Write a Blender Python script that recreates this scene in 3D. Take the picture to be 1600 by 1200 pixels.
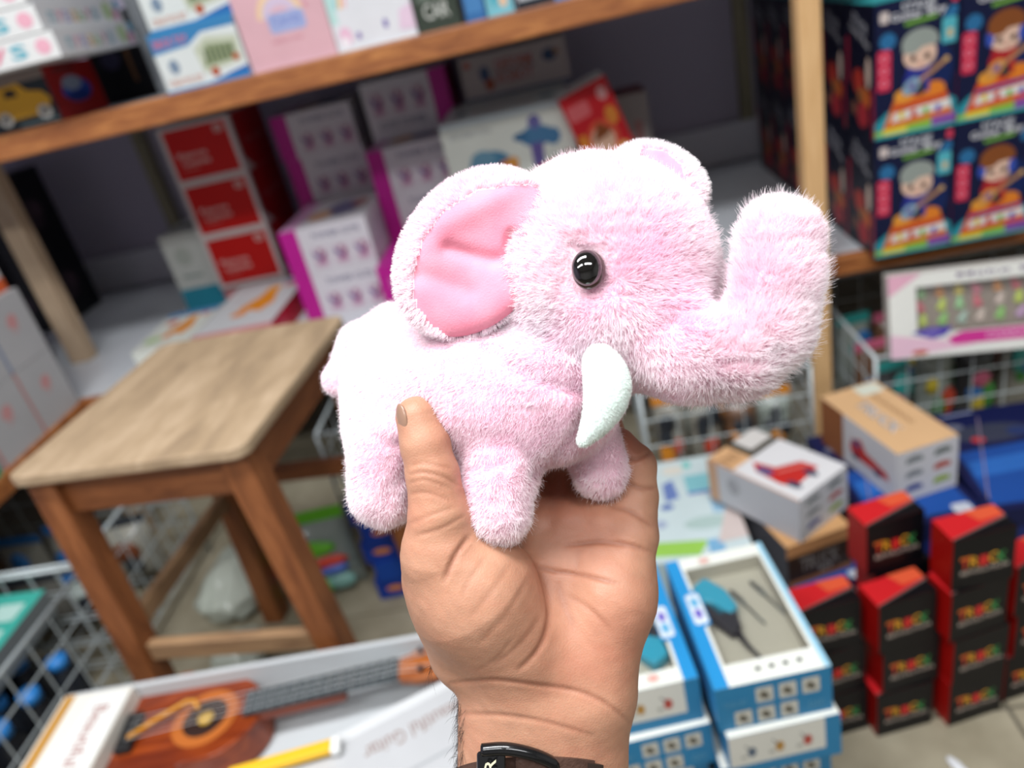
import bpy, bmesh, math, random
import numpy as np
from mathutils import Matrix, Vector, Euler

for o in list(bpy.data.objects):
    bpy.data.objects.remove(o, do_unlink=True)
SC = bpy.context.scene
COL = SC.collection
random.seed(7)
RNG = np.random.default_rng(11)

# ------------------------------------------------------------------ camera
F_PX = 1200.0                     # focal length in pixels of the 1600 x 1200 frame
CAM_H = 1.10
# rows: world X (along the shelf), Y (towards the shelf), Z (up) in camera axes (x right, y down, z forward)
_n = np.array([570.0, 2325.0, F_PX]); _n /= np.linalg.norm(_n)
_f = np.array([0, 0, 1.0]); _f = _f - _n * _f.dot(_n); _f /= np.linalg.norm(_f)
_r = np.cross(_n, _f)
_yaw = math.radians(8.0)
CAM_R = np.stack([_r * math.cos(_yaw) - _f * math.sin(_yaw), _f * math.cos(_yaw) + _r * math.sin(_yaw), -_n])
cam_data = bpy.data.cameras.new('camera')
cam = bpy.data.objects.new('camera', cam_data)
COL.objects.link(cam)
_m = np.eye(4)
_m[:3, 0] = CAM_R[:, 0]; _m[:3, 1] = -CAM_R[:, 1]; _m[:3, 2] = -CAM_R[:, 2]; _m[:3, 3] = (0, 0, CAM_H)
cam.matrix_world = Matrix(_m.tolist())
cam_data.sensor_width = 36.0
cam_data.lens = 27.0
cam_data.clip_start = 0.02
cam_data.dof.use_dof = True
cam_data.dof.focus_distance = 0.302
cam_data.dof.aperture_fstop = 6.2
SC.camera = cam

# ------------------------------------------------------------------ light
SC.view_settings.view_transform = 'Standard'
SC.view_settings.look = 'None'
SC.view_settings.gamma = 1.0
SC.view_settings.use_curve_mapping = False
SC.view_settings.exposure = 0.0
W = bpy.data.worlds.new('world'); SC.world = W
W.use_nodes = True
W.node_tree.nodes['Background'].inputs['Color'].default_value = (0.86, 0.93, 1.0, 1)
W.node_tree.nodes['Background'].inputs['Strength'].default_value = 0.30

def area(name, loc, rot, sx, sy, power, color=(1, 1, 1)):
    d = bpy.data.lights.new(name, 'AREA'); d.shape = 'RECTANGLE'; d.size = sx; d.size_y = sy
    d.energy = power; d.color = color
    o = bpy.data.objects.new(name, d); COL.objects.link(o)
    o.location = loc; o.rotation_euler = rot
    return o
# fluorescent ceiling lamps over the aisle
area('ceiling_lamp', (-0.35, 0.15, 2.55), (0, 0, 0), 1.5, 0.30, 60, (0.97, 0.98, 1.0))
area('ceiling_lamp', (0.9, -0.9, 2.55), (0, 0, 0), 1.5, 0.30, 32, (0.98, 0.99, 1.0))
area('ceiling_lamp', (-1.0, -0.9, 2.55), (0, 0, 0), 1.5, 0.30, 32, (0.98, 0.99, 1.0))

# ------------------------------------------------------------------ helpers
def lin(c):
    if isinstance(c, str):
        c = c.lstrip('#'); c = c if len(c) == 6 else ''.join(x * 2 for x in c); c = tuple(int(c[i:i + 2], 16) / 255 for i in (0, 2, 4))
    elif max(c) > 1.0:
        c = tuple(v / 255 for v in c)
    return tuple(v / 12.92 if v <= 0.04045 else ((v + 0.055) / 1.055) ** 2.4 for v in c[:3]) + (1.0,)

def nodes_of(m):
    m.use_nodes = True
    nt = m.node_tree
    return nt, nt.nodes['Principled BSDF']

MATS = {}
def mat_plain(name, color, rough=0.6, spec=0.4, metal=0.0, noise=0.0, scale=30.0, bump=0.0, coat=0.0):
    if name in MATS: return MATS[name]
    m = bpy.data.materials.new(name); nt, b = nodes_of(m)
    b.inputs['Base Color'].default_value = lin(color)
    b.inputs['Roughness'].default_value = rough
    b.inputs['Specular IOR Level'].default_value = spec
    b.inputs['Metallic'].default_value = metal
    b.inputs['Coat Weight'].default_value = coat
    if noise or bump:
        tc = nt.nodes.new('ShaderNodeTexCoord'); nz = nt.nodes.new('ShaderNodeTexNoise')
        nz.inputs['Scale'].default_value = scale; nz.inputs['Detail'].default_value = 5
        nt.links.new(tc.outputs['Object'], nz.inputs['Vector'])
        if noise:
            mp = nt.nodes.new('ShaderNodeMapRange')
            mp.inputs[3].default_value = 1 - noise; mp.inputs[4].default_value = 1 + noise
            mx = nt.nodes.new('ShaderNodeMix'); mx.data_type = 'RGBA'; mx.blend_type = 'MULTIPLY'
            mx.inputs[0].default_value = 1.0
            mx.inputs[6].default_value = lin(color)
            nt.links.new(nz.outputs['Fac'], mp.inputs[0]); nt.links.new(mp.outputs[0], mx.inputs[7])
            nt.links.new(mx.outputs[2], b.inputs['Base Color'])
        if bump:
            bp = nt.nodes.new('ShaderNodeBump'); bp.inputs['Strength'].default_value = bump
            bp.inputs['Distance'].default_value = 0.002
            nt.links.new(nz.outputs['Fac'], bp.inputs['Height']); nt.links.new(bp.outputs[0], b.inputs['Normal'])
    MATS[name] = m
    return m

def mat_card(name='printed_card', rough=0.42, coat=0.15):
    """card or plastic whose print colours come from the faces of the mesh"""
    if name in MATS: return MATS[name]
    m = bpy.data.materials.new(name); nt, b = nodes_of(m)
    at = nt.nodes.new('ShaderNodeAttribute'); at.attribute_name = 'Col'
    tc = nt.nodes.new('ShaderNodeTexCoord'); nz = nt.nodes.new('ShaderNodeTexNoise')
    nz.inputs['Scale'].default_value = 14; nz.inputs['Detail'].default_value = 4
    mp = nt.nodes.new('ShaderNodeMapRange'); mp.inputs[3].default_value = 0.76; mp.inputs[4].default_value = 0.88
    mx = nt.nodes.new('ShaderNodeMix'); mx.data_type = 'RGBA'; mx.blend_type = 'MULTIPLY'; mx.inputs[0].default_value = 1
    nt.links.new(tc.outputs['Object'], nz.inputs['Vector']); nt.links.new(nz.outputs['Fac'], mp.inputs[0])
    nt.links.new(at.outputs['Color'], mx.inputs[6]); nt.links.new(mp.outputs[0], mx.inputs[7])
    nt.links.new(mx.outputs[2], b.inputs['Base Color'])
    b.inputs['Roughness'].default_value = rough; b.inputs['Specular IOR Level'].default_value = 0.22
    MATS[name] = m
    return m

def mat_wood(name, c1, c2, scale=(3, 30, 30), rough=0.55, c3=None):
    if name in MATS: return MATS[name]
    m = bpy.data.materials.new(name); nt, b = nodes_of(m)
    tc = nt.nodes.new('ShaderNodeTexCoord'); mp = nt.nodes.new('ShaderNodeMapping')
    mp.inputs['Scale'].default_value = scale
    nz = nt.nodes.new('ShaderNodeTexNoise'); nz.inputs['Scale'].default_value = 1.6; nz.inputs['Detail'].default_value = 8
    nz.inputs['Roughness'].default_value = 0.65; nz.inputs['Distortion'].default_value = 0.6
    cr = nt.nodes.new('ShaderNodeValToRGB')
    cr.color_ramp.elements[0].position = 0.33; cr.color_ramp.elements[0].color = lin(c1)
    cr.color_ramp.elements[1].position = 0.68; cr.color_ramp.elements[1].color = lin(c2)
    if c3:
        e = cr.color_ramp.elements.new(0.5); e.color = lin(c3)
    nt.links.new(tc.outputs['Object'], mp.inputs['Vector']); nt.links.new(mp.outputs[0], nz.inputs['Vector'])
    nt.links.new(nz.outputs['Fac'], cr.inputs[0]); nt.links.new(cr.outputs[0], b.inputs['Base Color'])
    bp = nt.nodes.new('ShaderNodeBump'); bp.inputs['Strength'].default_value = 0.25; bp.inputs['Distance'].default_value = 0.002
    nt.links.new(nz.outputs['Fac'], bp.inputs['Height']); nt.links.new(bp.outputs[0], b.inputs['Normal'])
    b.inputs['Roughness'].default_value = rough
    MATS[name] = m
    return m

def mat_clear(name='clear_plastic', tint=(1, 1, 1), rough=0.08, alpha=0.12):
    if name in MATS: return MATS[name]
    m = bpy.data.materials.new(name); m.use_nodes = True; nt = m.node_tree
    for n in list(nt.nodes): nt.nodes.remove(n)
    out = nt.nodes.new('ShaderNodeOutputMaterial'); mix = nt.nodes.new('ShaderNodeMixShader')
    tr = nt.nodes.new('ShaderNodeBsdfTransparent'); gl = nt.nodes.new('ShaderNodeBsdfGlossy')
    tr.inputs[0].default_value = (*tint, 1)
    gl.inputs['Roughness'].default_value = rough
    mix.inputs[0].default_value = alpha
    nt.links.new(tr.outputs[0], mix.inputs[1]); nt.links.new(gl.outputs[0], mix.inputs[2]); nt.links.new(mix.outputs[0], out.inputs[0])
    MATS[name] = m
    return m

def tag(o, label=None, cat=None, group=None, kind=None):
    if label: o['label'] = label
    if cat: o['category'] = cat
    if group: o['group'] = group
    if kind: o['kind'] = kind
    return o

def put(name, me, mat=None, parent=None, loc=None, rot=None):
    o = bpy.data.objects.new(name, me); COL.objects.link(o)
    if mat is not None and me is not None and not me.materials: me.materials.append(mat)
    if parent is not None: o.parent = parent
    if loc is not None: o.location = loc
    if rot is not None: o.rotation_euler = rot
    return o

def empty(name, loc=(0, 0, 0), rot=(0, 0, 0)):
    o = bpy.data.objects.new(name, None); COL.objects.link(o)
    o.location = loc; o.rotation_euler = rot; o.empty_display_size = 0.05
    return o

def copy_tree(o, parent=None):
    c = o.copy(); COL.objects.link(c); c.parent = parent
    for ch in list(o.children):
        copy_tree(ch, c)
    return c

def set_cols(me, cols):
    a = me.attributes.new('Col', 'FLOAT_COLOR', 'FACE')
    a.data.foreach_set('color', np.asarray(cols, dtype=np.float32).ravel())

class MB:
    """collects simple shapes into one mesh with one colour for each face"""
    def __init__(s): s.v = []; s.f = []; s.c = []; s.sm = []
    def add(s, vs, fs, col=(1, 1, 1, 1), smooth=False):
        b = len(s.v); s.v.extend([tuple(v) for v in vs])
        for f in fs: s.f.append(tuple(b + i for i in f)); s.c.append(col); s.sm.append(smooth)
        return s
    def box(s, cx, cy, cz, sx, sy, sz, col=(1, 1, 1, 1), bev=0.0, M=None):
        bm = bmesh.new(); bmesh.ops.create_cube(bm, size=1.0)
        for v in bm.verts: v.co = Vector((v.co.x * sx, v.co.y * sy, v.co.z * sz))
        if bev > 0:
            bmesh.ops.bevel(bm, geom=list(bm.edges), offset=min(bev, min(sx, sy, sz) * 0.45), segments=2, affect='EDGES', profile=0.5)
        bm.verts.index_update()
        vs = [v.co + Vector((cx, cy, cz)) for v in bm.verts]
        if M is not None: vs = [M @ v for v in vs]
        fs = [[v.index for v in f.verts] for f in bm.faces]
        if callable(col):
            b = len(s.v); s.v.extend([tuple(v) for v in vs])
            for f, g in zip(bm.faces, fs):
                s.f.append(tuple(b + i for i in g)); s.c.append(col(f.normal)); s.sm.append(False)
        else: s.add(vs, fs, col)
        bm.free(); return s
    def tube(s, pts, r, n=8, col=(1, 1, 1, 1), caps=True, closed=False):
        pts = [Vector(p) for p in pts]; m = len(pts); rs = r if isinstance(r, (list, tuple)) else [r] * m
        vs = []; fs = []; up = Vector((0.13, 0.21, 0.97)); prev = None
        for i, p in enumerate(pts):
            if closed: t = pts[(i + 1) % m] - pts[i - 1]
            else: t = pts[min(i + 1, m - 1)] - pts[max(i - 1, 0)]
            t.normalize()
            a = (prev - t * prev.dot(t)) if prev is not None else t.cross(up)
            if a.length < 1e-6: a = t.cross(Vector((1, 0, 0)))
            a.normalize(); prev = a; b = t.cross(a)
            for k in range(n):
                w = 2 * math.pi * k / n
                vs.append(p + (a * math.cos(w) + b * math.sin(w)) * rs[i])
        for i in range(m if closed else m - 1):
            j = (i + 1) % m
            for k in range(n):
                fs.append((i * n + k, i * n + (k + 1) % n, j * n + (k + 1) % n, j * n + k))
        if caps and not closed:
            fs.append(tuple(range(n - 1, -1, -1))); fs.append(tuple((m - 1) * n + k for k in range(n)))
        return s.add(vs, fs, col, True)
    def lathe(s, prof, n=16, col=(1, 1, 1, 1), M=None, smooth=True):
        vs = []; fs = []; m = len(prof)
        for r, z in prof:
            for k in range(n):
                w = 2 * math.pi * k / n; vs.append(Vector((r * math.cos(w), r * math.sin(w), z)))
        for i in range(m - 1):
            for k in range(n): fs.append((i * n + k, i * n + (k + 1) % n, (i + 1) * n + (k + 1) % n, (i + 1) * n + k))
        fs.append(tuple(range(n - 1, -1, -1))); fs.append(tuple((m - 1) * n + k for k in range(n)))
        if M is not None: vs = [M @ v for v in vs]
        if callable(col):
            b = len(s.v); s.v.extend([tuple(v) for v in vs])
            for f in fs:
                zc = sum(vs[i].z for i in f) / len(f)
                s.f.append(tuple(b + i for i in f)); s.c.append(col(zc)); s.sm.append(smooth)
            return s
        return s.add(vs, fs, col, smooth)
    def prism(s, pts, z0, z1, col=(1, 1, 1, 1), M=None, smooth=False):
        """outline in x, y extruded from z0 to z1"""
        n = len(pts); vs = [Vector((p[0], p[1], z0)) for p in pts] + [Vector((p[0], p[1], z1)) for p in pts]
        if M is not None: vs = [M @ v for v in vs]
        fs = [tuple(range(n - 1, -1, -1)), tuple(range(n, 2 * n))] + [(i, (i + 1) % n, n + (i + 1) % n, n + i) for i in range(n)]
        return s.add(vs, fs, col, smooth)
    def mesh(s, name):
        me = bpy.data.meshes.new(name); me.from_pydata(s.v, [], s.f)
        set_cols(me, s.c)
        me.polygons.foreach_set('use_smooth', s.sm)
        me.update(); return me
    def build(s, name, mat, parent=None, loc=None, rot=None):
        return put(name, s.mesh(name), mat, parent, loc, rot)

def wobble(p, s, seed=0):
    """smooth vector noise"""
    r = np.random.default_rng(seed); o = np.zeros_like(p)
    for k in range(7):
        d = r.normal(size=(3, 3)) * s * (0.6 + 0.35 * k); ph = r.uniform(0, 6.28, 3); o += np.sin(p @ d.T + ph) / (1 + 0.3 * k)
    return o / 3.0


# ---- flat print --------------------------------------------------------------
_TXT = {}
def text_polys(t):
    if t not in _TXT:
        cu = bpy.data.curves.new('t', 'FONT'); cu.body = t; cu.resolution_u = 2; cu.fill_mode = 'FRONT'; cu.offset = 0.012
        ob = bpy.data.objects.new('t', cu)
        me = bpy.data.meshes.new_from_object(ob)
        vs = np.array([v.co[:2] for v in me.vertices]) if len(me.vertices) else np.zeros((1, 2))
        fs = [tuple(p.vertices) for p in me.polygons]
        bpy.data.objects.remove(ob); bpy.data.curves.remove(cu); bpy.data.meshes.remove(me)
        lo = vs.min(0); hi = vs.max(0)
        _TXT[t] = ((vs - (lo + hi) / 2) / np.maximum(hi - lo, 1e-6), fs)
    return _TXT[t]

class Art:
    """flat print on a face: x to the right and y up, both from 0 to 1"""
    def __init__(s): s.items = []
    def rect(s, x0, y0, x1, y1, c): return s.poly([(x0, y0), (x1, y0), (x1, y1), (x0, y1)], c)
    def poly(s, pts, c): s.items.append((np.array(pts, float), [tuple(range(len(pts)))], lin(c))); return s
    def ell(s, cx, cy, rx, ry, c, n=18, rot=0, a0=0, a1=360):
        t = np.radians(np.linspace(a0, a1, n, endpoint=(a1 - a0) < 359)); x = rx * np.cos(t); y = ry * np.sin(t); r = math.radians(rot)
        return s.poly(np.stack([cx + x * math.cos(r) - y * math.sin(r), cy + x * math.sin(r) + y * math.cos(r)], 1), c)
    def rrect(s, x0, y0, x1, y1, r, c, ry=None):
        ry = ry or r; p = []
        for cx, cy, a in ((x1 - r, y1 - ry, 0), (x0 + r, y1 - ry, 90), (x0 + r, y0 + ry, 180), (x1 - r, y0 + ry, 270)):
            for k in range(5):
                w = math.radians(a + 22.5 * k); p.append((cx + r * math.cos(w), cy + ry * math.sin(w)))
        return s.poly(p, c)
    def text(s, t, cx, cy, w, h, c, rot=0):
        vs, fs = text_polys(t); x = vs[:, 0] * w; y = vs[:, 1] * h; r = math.radians(rot)
        s.items.append((np.stack([cx + x * math.cos(r) - y * math.sin(r), cy + x * math.sin(r) + y * math.cos(r)], 1), fs, lin(c)))
        return s
    def line(s, x0, y0, x1, y1, w, c):
        d = np.array([x1 - x0, y1 - y0]); n = np.array([-d[1], d[0]]) / max(np.linalg.norm(d), 1e-6) * w / 2
        a = np.array([x0, y0]); b = np.array([x1, y1]); return s.poly([a - n, b - n, b + n, a + n], c)
    def shift(s, other, x0, y0, x1, y1):
        """another print scaled into a rectangle of this one"""
        for v, f, c in other.items:
            s.items.append((np.stack([x0 + v[:, 0] * (x1 - x0), y0 + v[:, 1] * (y1 - y0)], 1), f, c))
        return s

def art_onto(mb, art, O, U, V, step=0.00006):
    """O corner, U and V edge vectors of the face; the print lies a hair above it"""
    O = np.array(O, float); U = np.array(U, float); V = np.array(V, float); N = np.cross(U, V); N /= np.linalg.norm(N)
    for i, (v, fs, c) in enumerate(art.items):
        P = O + v[:, :1] * U + v[:, 1:] * V + N * (0.0003 + step * i)
        mb.add(P.tolist(), fs, c)

def face_frame(face, w, d, h):
    x, y = w / 2, d / 2
    return {'front': ((-x, -y, 0), (w, 0, 0), (0, 0, h)), 'back': ((x, y, 0), (-w, 0, 0), (0, 0, h)),
            'right': ((x, -y, 0), (0, d, 0), (0, 0, h)), 'left': ((-x, y, 0), (0, -d, 0), (0, 0, h)),
            'top': ((-x, -y, h), (w, 0, 0), (0, d, 0))}[face]

def carton(name, label, loc, size, rotz, cols, arts=None, group=None, cat='box', rot=None, bev=0.0012, share=None):
    """a closed printed carton, origin at the middle of its base"""
    w, d, h = size
    if share is not None:
        o = copy_tree(share); o.location = loc; o.rotation_euler = rot or (0, 0, rotz)
        return tag(o, label, cat, group)
    cd = cols if isinstance(cols, dict) else {'all': cols}
    base = lin(cd.get('all', '#ffffff'))
    def pick(n):
        ax = max(range(3), key=lambda i: abs(n[i]))
        key = [('left', 'right'), ('front', 'back'), ('bottom', 'top')][ax][1 if n[ax] > 0 else 0]
        return lin(cd[key]) if key in cd else base
    mb = MB().box(0, 0, h / 2, w, d, h, pick, bev)
    o = mb.build(name, mat_card()); o.location = loc; o.rotation_euler = rot or (0, 0, rotz)
    tag(o, label, cat, group)
    if arts:
        for face, a in arts.items():
            pm = MB(); art_onto(pm, a, *face_frame(face, w, d, h)); pm.build('print', mat_card(), o)
    return o
# ================================================================== the shop: floor, walls, shelving
def slab(name, x0, x1, y0, y1, z0, z1, mat, parent=None, bev=0.0):
    mb = MB().box((x0 + x1) / 2, (y0 + y1) / 2, (z0 + z1) / 2, x1 - x0, y1 - y0, z1 - z0, (1, 1, 1, 1), bev)
    return mb.build(name, mat, parent)
M_WALL = mat_plain('wall_paint', '#b3acbf', 0.8, 0.2, noise=0.06, scale=3)
M_BAND = mat_plain('wall_band_paint', '#cfced8', 0.7, 0.2, noise=0.05, scale=5)
M_PALE = mat_plain('pale_wall_paint', '#c9c8c4', 0.8, 0.2)
def mat_floor():
    m = bpy.data.materials.new('floor_tiles'); nt, b = nodes_of(m)
    tc = nt.nodes.new('ShaderNodeTexCoord'); nz = nt.nodes.new('ShaderNodeTexNoise'); nz.inputs['Scale'].default_value = 9; nz.inputs['Detail'].default_value = 8
    cr = nt.nodes.new('ShaderNodeValToRGB'); cr.color_ramp.elements[0].position = 0.3; cr.color_ramp.elements[0].color = lin('#847c68')
    cr.color_ramp.elements[1].position = 0.7; cr.color_ramp.elements[1].color = lin('#a79f8a')
    nt.links.new(tc.outputs['Object'], nz.inputs['Vector']); nt.links.new(nz.outputs['Fac'], cr.inputs[0]); nt.links.new(cr.outputs[0], b.inputs['Base Color'])
    b.inputs['Roughness'].default_value = 0.45; return m
FLOOR = slab('floor', -2.6, 3.0, -3.0, 2.9, -0.10, -0.006, mat_plain('floor_grout', '#5f5a4e', 0.9)); tag(FLOOR, kind='structure')
_tm = None; M_FLOOR = mat_floor()
for ix in range(-6, 5):
    for iy in range(-2, 7):
        cx, cy = 0.30 + ix * 0.40, 0.62 + iy * 0.40
        if _tm is None: _tm = MB().box(0, 0, -0.004, 0.394, 0.394, 0.008, (1, 1, 1, 1), 0.0015).mesh('tile'); _tm.materials.append(M_FLOOR)
        put('tile', _tm, None, FLOOR, (cx, cy, 0))
tag(slab('wall_back', -2.6, 3.0, 2.62, 2.72, 0, 2.7, M_WALL), kind='structure')
tag(slab('wall_left', -2.5, -2.4, -3.0, 2.72, 0, 2.7, M_WALL), kind='structure')
tag(slab('wall_right', 2.9, 3.0, -3.0, 2.72, 0, 2.7, M_PALE), kind='structure')
tag(slab('wall_front', -2.6, 3.0, -3.1, -3.0, 0, 2.7, M_PALE), kind='structure')
tag(slab('ceiling', -2.6, 3.0, -3.1, 2.72, 2.62, 2.72, mat_plain('ceiling_paint', '#e6e6e2', 0.9)), kind='structure')
tag(slab('trim_1', -2.0, 2.2, 2.585, 2.62, 0.452, 0.575, M_BAND, bev=0.004), kind='structure')

SH = empty('shelving_unit', (0, 1.6, 0)); tag(SH, 'wooden shop shelving with white boards and brown edge strips along the wall', 'shelf')
def sh(name, x0, x1, y0, y1, z0, z1, mat, bev=0.002): return slab(name, x0, x1, y0 - 1.6, y1 - 1.6, z0, z1, mat, SH, bev)
M_BOARD = mat_plain('white_laminate', '#c8ccd1', 0.35, 0.45, noise=0.05, scale=6)
M_EDGE = mat_wood('edge_wood', '#7a4522', '#b87a42', (6, 40, 40), 0.5, '#985c30')
M_POST = mat_wood('post_pine', '#c79c68', '#dcb583', (40, 40, 4), 0.6)
M_POST2 = mat_wood('post_pine_pale', '#ab9378', '#c2ab8e', (40, 40, 4), 0.6)
sh('shelf_board', -2.35, 2.2, 1.62, 2.58, 1.02, 1.058, M_BOARD)
sh('edge_strip', -2.35, 2.2, 1.595, 1.62, 1.010, 1.060, M_EDGE, 0.004)
sh('shelf_board', -2.35, 2.2, 1.62, 2.58, 0.415, 0.45, M_BOARD)
sh('edge_strip', -1.25, 2.2, 1.595, 1.62, 0.408, 0.452, M_EDGE, 0.004)
sh('shelf_board', -2.35, -1.275, 0.3, 1.62, 0.415, 0.45, M_BOARD)
sh('edge_strip', -1.275, -1.25, 0.3, 1.62, 0.408, 0.452, M_EDGE, 0.004)
sh('post', 0.448, 0.490, 1.552, 1.594, 0.0, 2.3, M_POST, 0.003)
sh('post', -1.452, -1.395, 1.88, 1.925, 0.45, 1.02, M_POST2, 0.003)
sh('post', -1.30, -1.26, 0.34, 0.38, 0.0, 0.408, M_POST2, 0.003)
sh('post', -1.34, -1.30, 1.64, 1.68, 0.0, 0.415, M_POST2, 0.003)
sh('wall_batten', -1.405, -1.365, 2.585, 2.62, 0.45, 1.02, mat_wood('batten_wood', '#7a7460', '#a39a80', (30, 30, 4), 0.8), 0.002)
sh('wall_batten', 0.56, 0.60, 2.585, 2.62, 0.575, 1.02, MATS['batten_wood'], 0.002)

# ================================================================== goods on the upper shelf
Z2 = 1.0585
def lid_lines(a, c='#9a9a9a'): return a.line(0.02, 0.5, 0.98, 0.5, 0.006, c)
# white flat boxes with pastel lettering, stacked at the end
def baby_art():
    a = Art().rect(0, 0, 1, 1, '#eef0ee'); cs = ['#5fb7c9', '#e889a9', '#9f8fd0', '#f0b860', '#7cc48a', '#e7799a']
    a.rect(0.0, 0.1, 0.10, 0.9, '#4fb0c4')
    for i, ch in enumerate('myBabys'): a.text(ch, 0.2 + 0.1 * i, 0.5, 0.085, 0.55, cs[i % 6])
    a.ell(0.93, 0.5, 0.04, 0.3, '#f3b7c8'); return a
def baby_side_shaded():
    a = Art().rect(0, 0, 1, 1, '#dfe0e2'); cs = ['#7ba7b5', '#d98aa5', '#a99fc8', '#d7b277', '#9bbf90', '#c7839b']  # greyer base and duller letters: the side's shade put into the print colours
    for i, ch in enumerate('myBabys'): a.text(ch, 0.14 + 0.085 * i, 0.45, 0.07, 0.5, cs[i % 6])
    a.ell(0.82, 0.55, 0.06, 0.4, '#b9cf9c'); a.ell(0.92, 0.35, 0.04, 0.28, '#cf8fae'); a.rect(0.94, 0.6, 1.0, 1.0, '#3e9dbb'); return a
first = None
for i, (z, dx, lab) in enumerate(((1.166, 0, 'white flat box with pastel letters, lowest of the stack over the yellow car box'),
                                  (1.212, -0.012, 'white flat box with pastel letters, second of the stack over the yellow car box'),
                                  (1.258, -0.02, 'white flat box with pastel letters, third up, at the picture edge'))):
    b = carton('flat_box', lab, (-1.055 + dx, 1.635, z), (0.38, 0.30, 0.044), 0, {'all': '#eef0ee', 'right': '#dfe0e2'}, {'front': baby_art(), 'right': baby_side_shaded()},
               'white boxes with pastel letters', share=first)
    first = first or b
# the car box they rest on
a = Art().rect(0, 0, 1, 1, '#263238').rect(0, 0.82, 1, 1, '#8d8078')
a.poly([(0.28, 0.2), (0.9, 0.22), (0.97, 0.45), (0.9, 0.6), (0.74, 0.66), (0.66, 0.82), (0.42, 0.8), (0.34, 0.55), (0.22, 0.5)], '#e2ac2c').poly([(0.46, 0.6), (0.62, 0.6), (0.6, 0.74), (0.48, 0.74)], '#2a2620')
for x in (0.36, 0.84): a.ell(x, 0.24, 0.085, 0.13, '#cfcfc8').ell(x, 0.24, 0.04, 0.06, '#55544e')
a.rect(0.5, 0.06, 0.97, 0.1, '#7d9499')
s = Art().rect(0, 0, 1, 1, '#a81f1c').ell(0.5, 0.48, 0.3, 0.22, '#2f4fae').ell(0.45, 0.62, 0.2, 0.14, '#9aa4b8').ell(0.5, 0.36, 0.24, 0.1, '#203a86').rect(0.2, 0.85, 0.6, 0.93, '#6a2a2a')
carton('toy_car_box', 'dark box showing a yellow toy car, with red side panel, under white boxes', (-1.095, 1.72, Z2), (0.185, 0.19, 0.106), 0, {'all': '#2b3238', 'right': '#a81f1c', 'top': '#7e746e'}, {'front': a, 'right': s})
# black boxes further back
for i, (x, y, w, d, h, lab) in enumerate(((-1.0, 2.04, 0.15, 0.2, 0.19, 'black box behind the red side of the yellow car box'), (-0.775, 2.05, 0.15, 0.2, 0.21, 'black box at the back between car box and blue box'),
                                          (-0.615, 2.06, 0.15, 0.2, 0.24, 'tall black box at the back behind the blue and white box'))):
    a = Art().ell(0.35, 0.5, 0.16, 0.12, '#3c3a52').rect(0.62, 0.2, 0.68, 0.7, '#6a4a30').ell(0.75, 0.75, 0.1, 0.06, '#402a3a')
    carton('black_box', lab, (x, y, Z2), (w, d, h), 0, '#14151a', {'front': a, 'right': Art().rect(0.2, 0.3, 0.5, 0.6, '#23242e')}, 'black boxes on the upper shelf')
carton('grey_box', 'plain grey carton edge standing between black and blue boxes', (-0.88, 1.93, Z2), (0.03, 0.16, 0.30), 0, '#8d9296', {'front': Art().rect(0.1, 0.1, 0.9, 0.9, '#84898d')})
# blue and white model boxes
def blue_art():
    a = Art().rect(0, 0, 1, 1, '#dfe6e4').poly([(0, 0.66), (0.42, 0.7), (0.6, 0.86), (1, 0.86), (1, 1), (0, 1)], '#3f86bb')
    a.text('BRICK TOY', 0.24, 0.82, 0.4, 0.14, '#e06a76')
    a.poly([(0.5, 0.2), (0.96, 0.28), (0.98, 0.7), (0.62, 0.78), (0.46, 0.62)], '#c5ccb6').poly([(0.52, 0.3), (0.9, 0.34), (0.92, 0.6), (0.6, 0.66)], '#8f9c78')
    for i in range(6): a.rect(0.56 + 0.06 * i, 0.36, 0.585 + 0.06 * i, 0.58, '#56634a')
    a.ell(0.62, 0.2, 0.05, 0.08, '#b2512f').ell(0.9, 0.36, 0.04, 0.06, '#b2512f').ell(0.18, 0.42, 0.06, 0.12, '#7f93a8')
    a.text('CREATIVE SET', 0.26, 0.16, 0.4, 0.1, '#d89a86').poly([(0.3, 0), (1, 0), (1, 0.2), (0.8, 0.14), (0.6, 0.07)], '#2f6fb4').rect(0, 0, 1, 0.05, '#3d8cc0'); return a
b = carton('brick_toy_box', 'blue and white building toy box standing beside the plain pink box', (-0.682, 1.70, Z2), (0.18, 0.13, 0.112), 0, {'all': '#3f86bb', 'right': '#dfe6e4'}, {'front': blue_art()}, 'blue and white toy boxes')
carton('brick_toy_box', 'blue and white building toy box lying on top of its twin', (-0.675, 1.71, Z2 + 0.1125), (0.18, 0.13, 0.112), 0.02, '', None, 'blue and white toy boxes', share=b)
a = Art().rect(0, 0, 1, 1, '#dfb3bb').ell(0.5, 0.56, 0.26, 0.30, '#f0cfa6', a0=0, a1=180).ell(0.5, 0.56, 0.20, 0.22, '#d8c7dd', a0=0, a1=180).ell(0.5, 0.54, 0.13, 0.13, '#e3b9c4', a0=0, a1=180)
a.rrect(0.34, 0.38, 0.76, 0.6, 0.05, '#a6b2dc').text('Candy', 0.55, 0.5, 0.34, 0.14, '#7f92cf').text('rainbow color', 0.5, 0.3, 0.36, 0.05, '#d18a97').ell(0.8, 0.62, 0.02, 0.03, '#d9909c')
carton('pink_box', 'plain pink carton with a small rainbow emblem on the upper shelf', (-0.498, 1.70, Z2), (0.178, 0.13, 0.16), 0, '#dfb3bb', {'front': a})
a = Art().rect(0, 0, 1, 1, '#e4e6ea').rect(0.0, 0.3, 0.10, 1, '#bfe3de').line(0.16, 0.45, 0.3, 1.0, 0.05, '#f0c98e').line(0.1, 0.45, 0.22, 1.0, 0.05, '#a8d8dc').line(0.22, 0.45, 0.36, 1, 0.03, '#f4b9c4')
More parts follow.
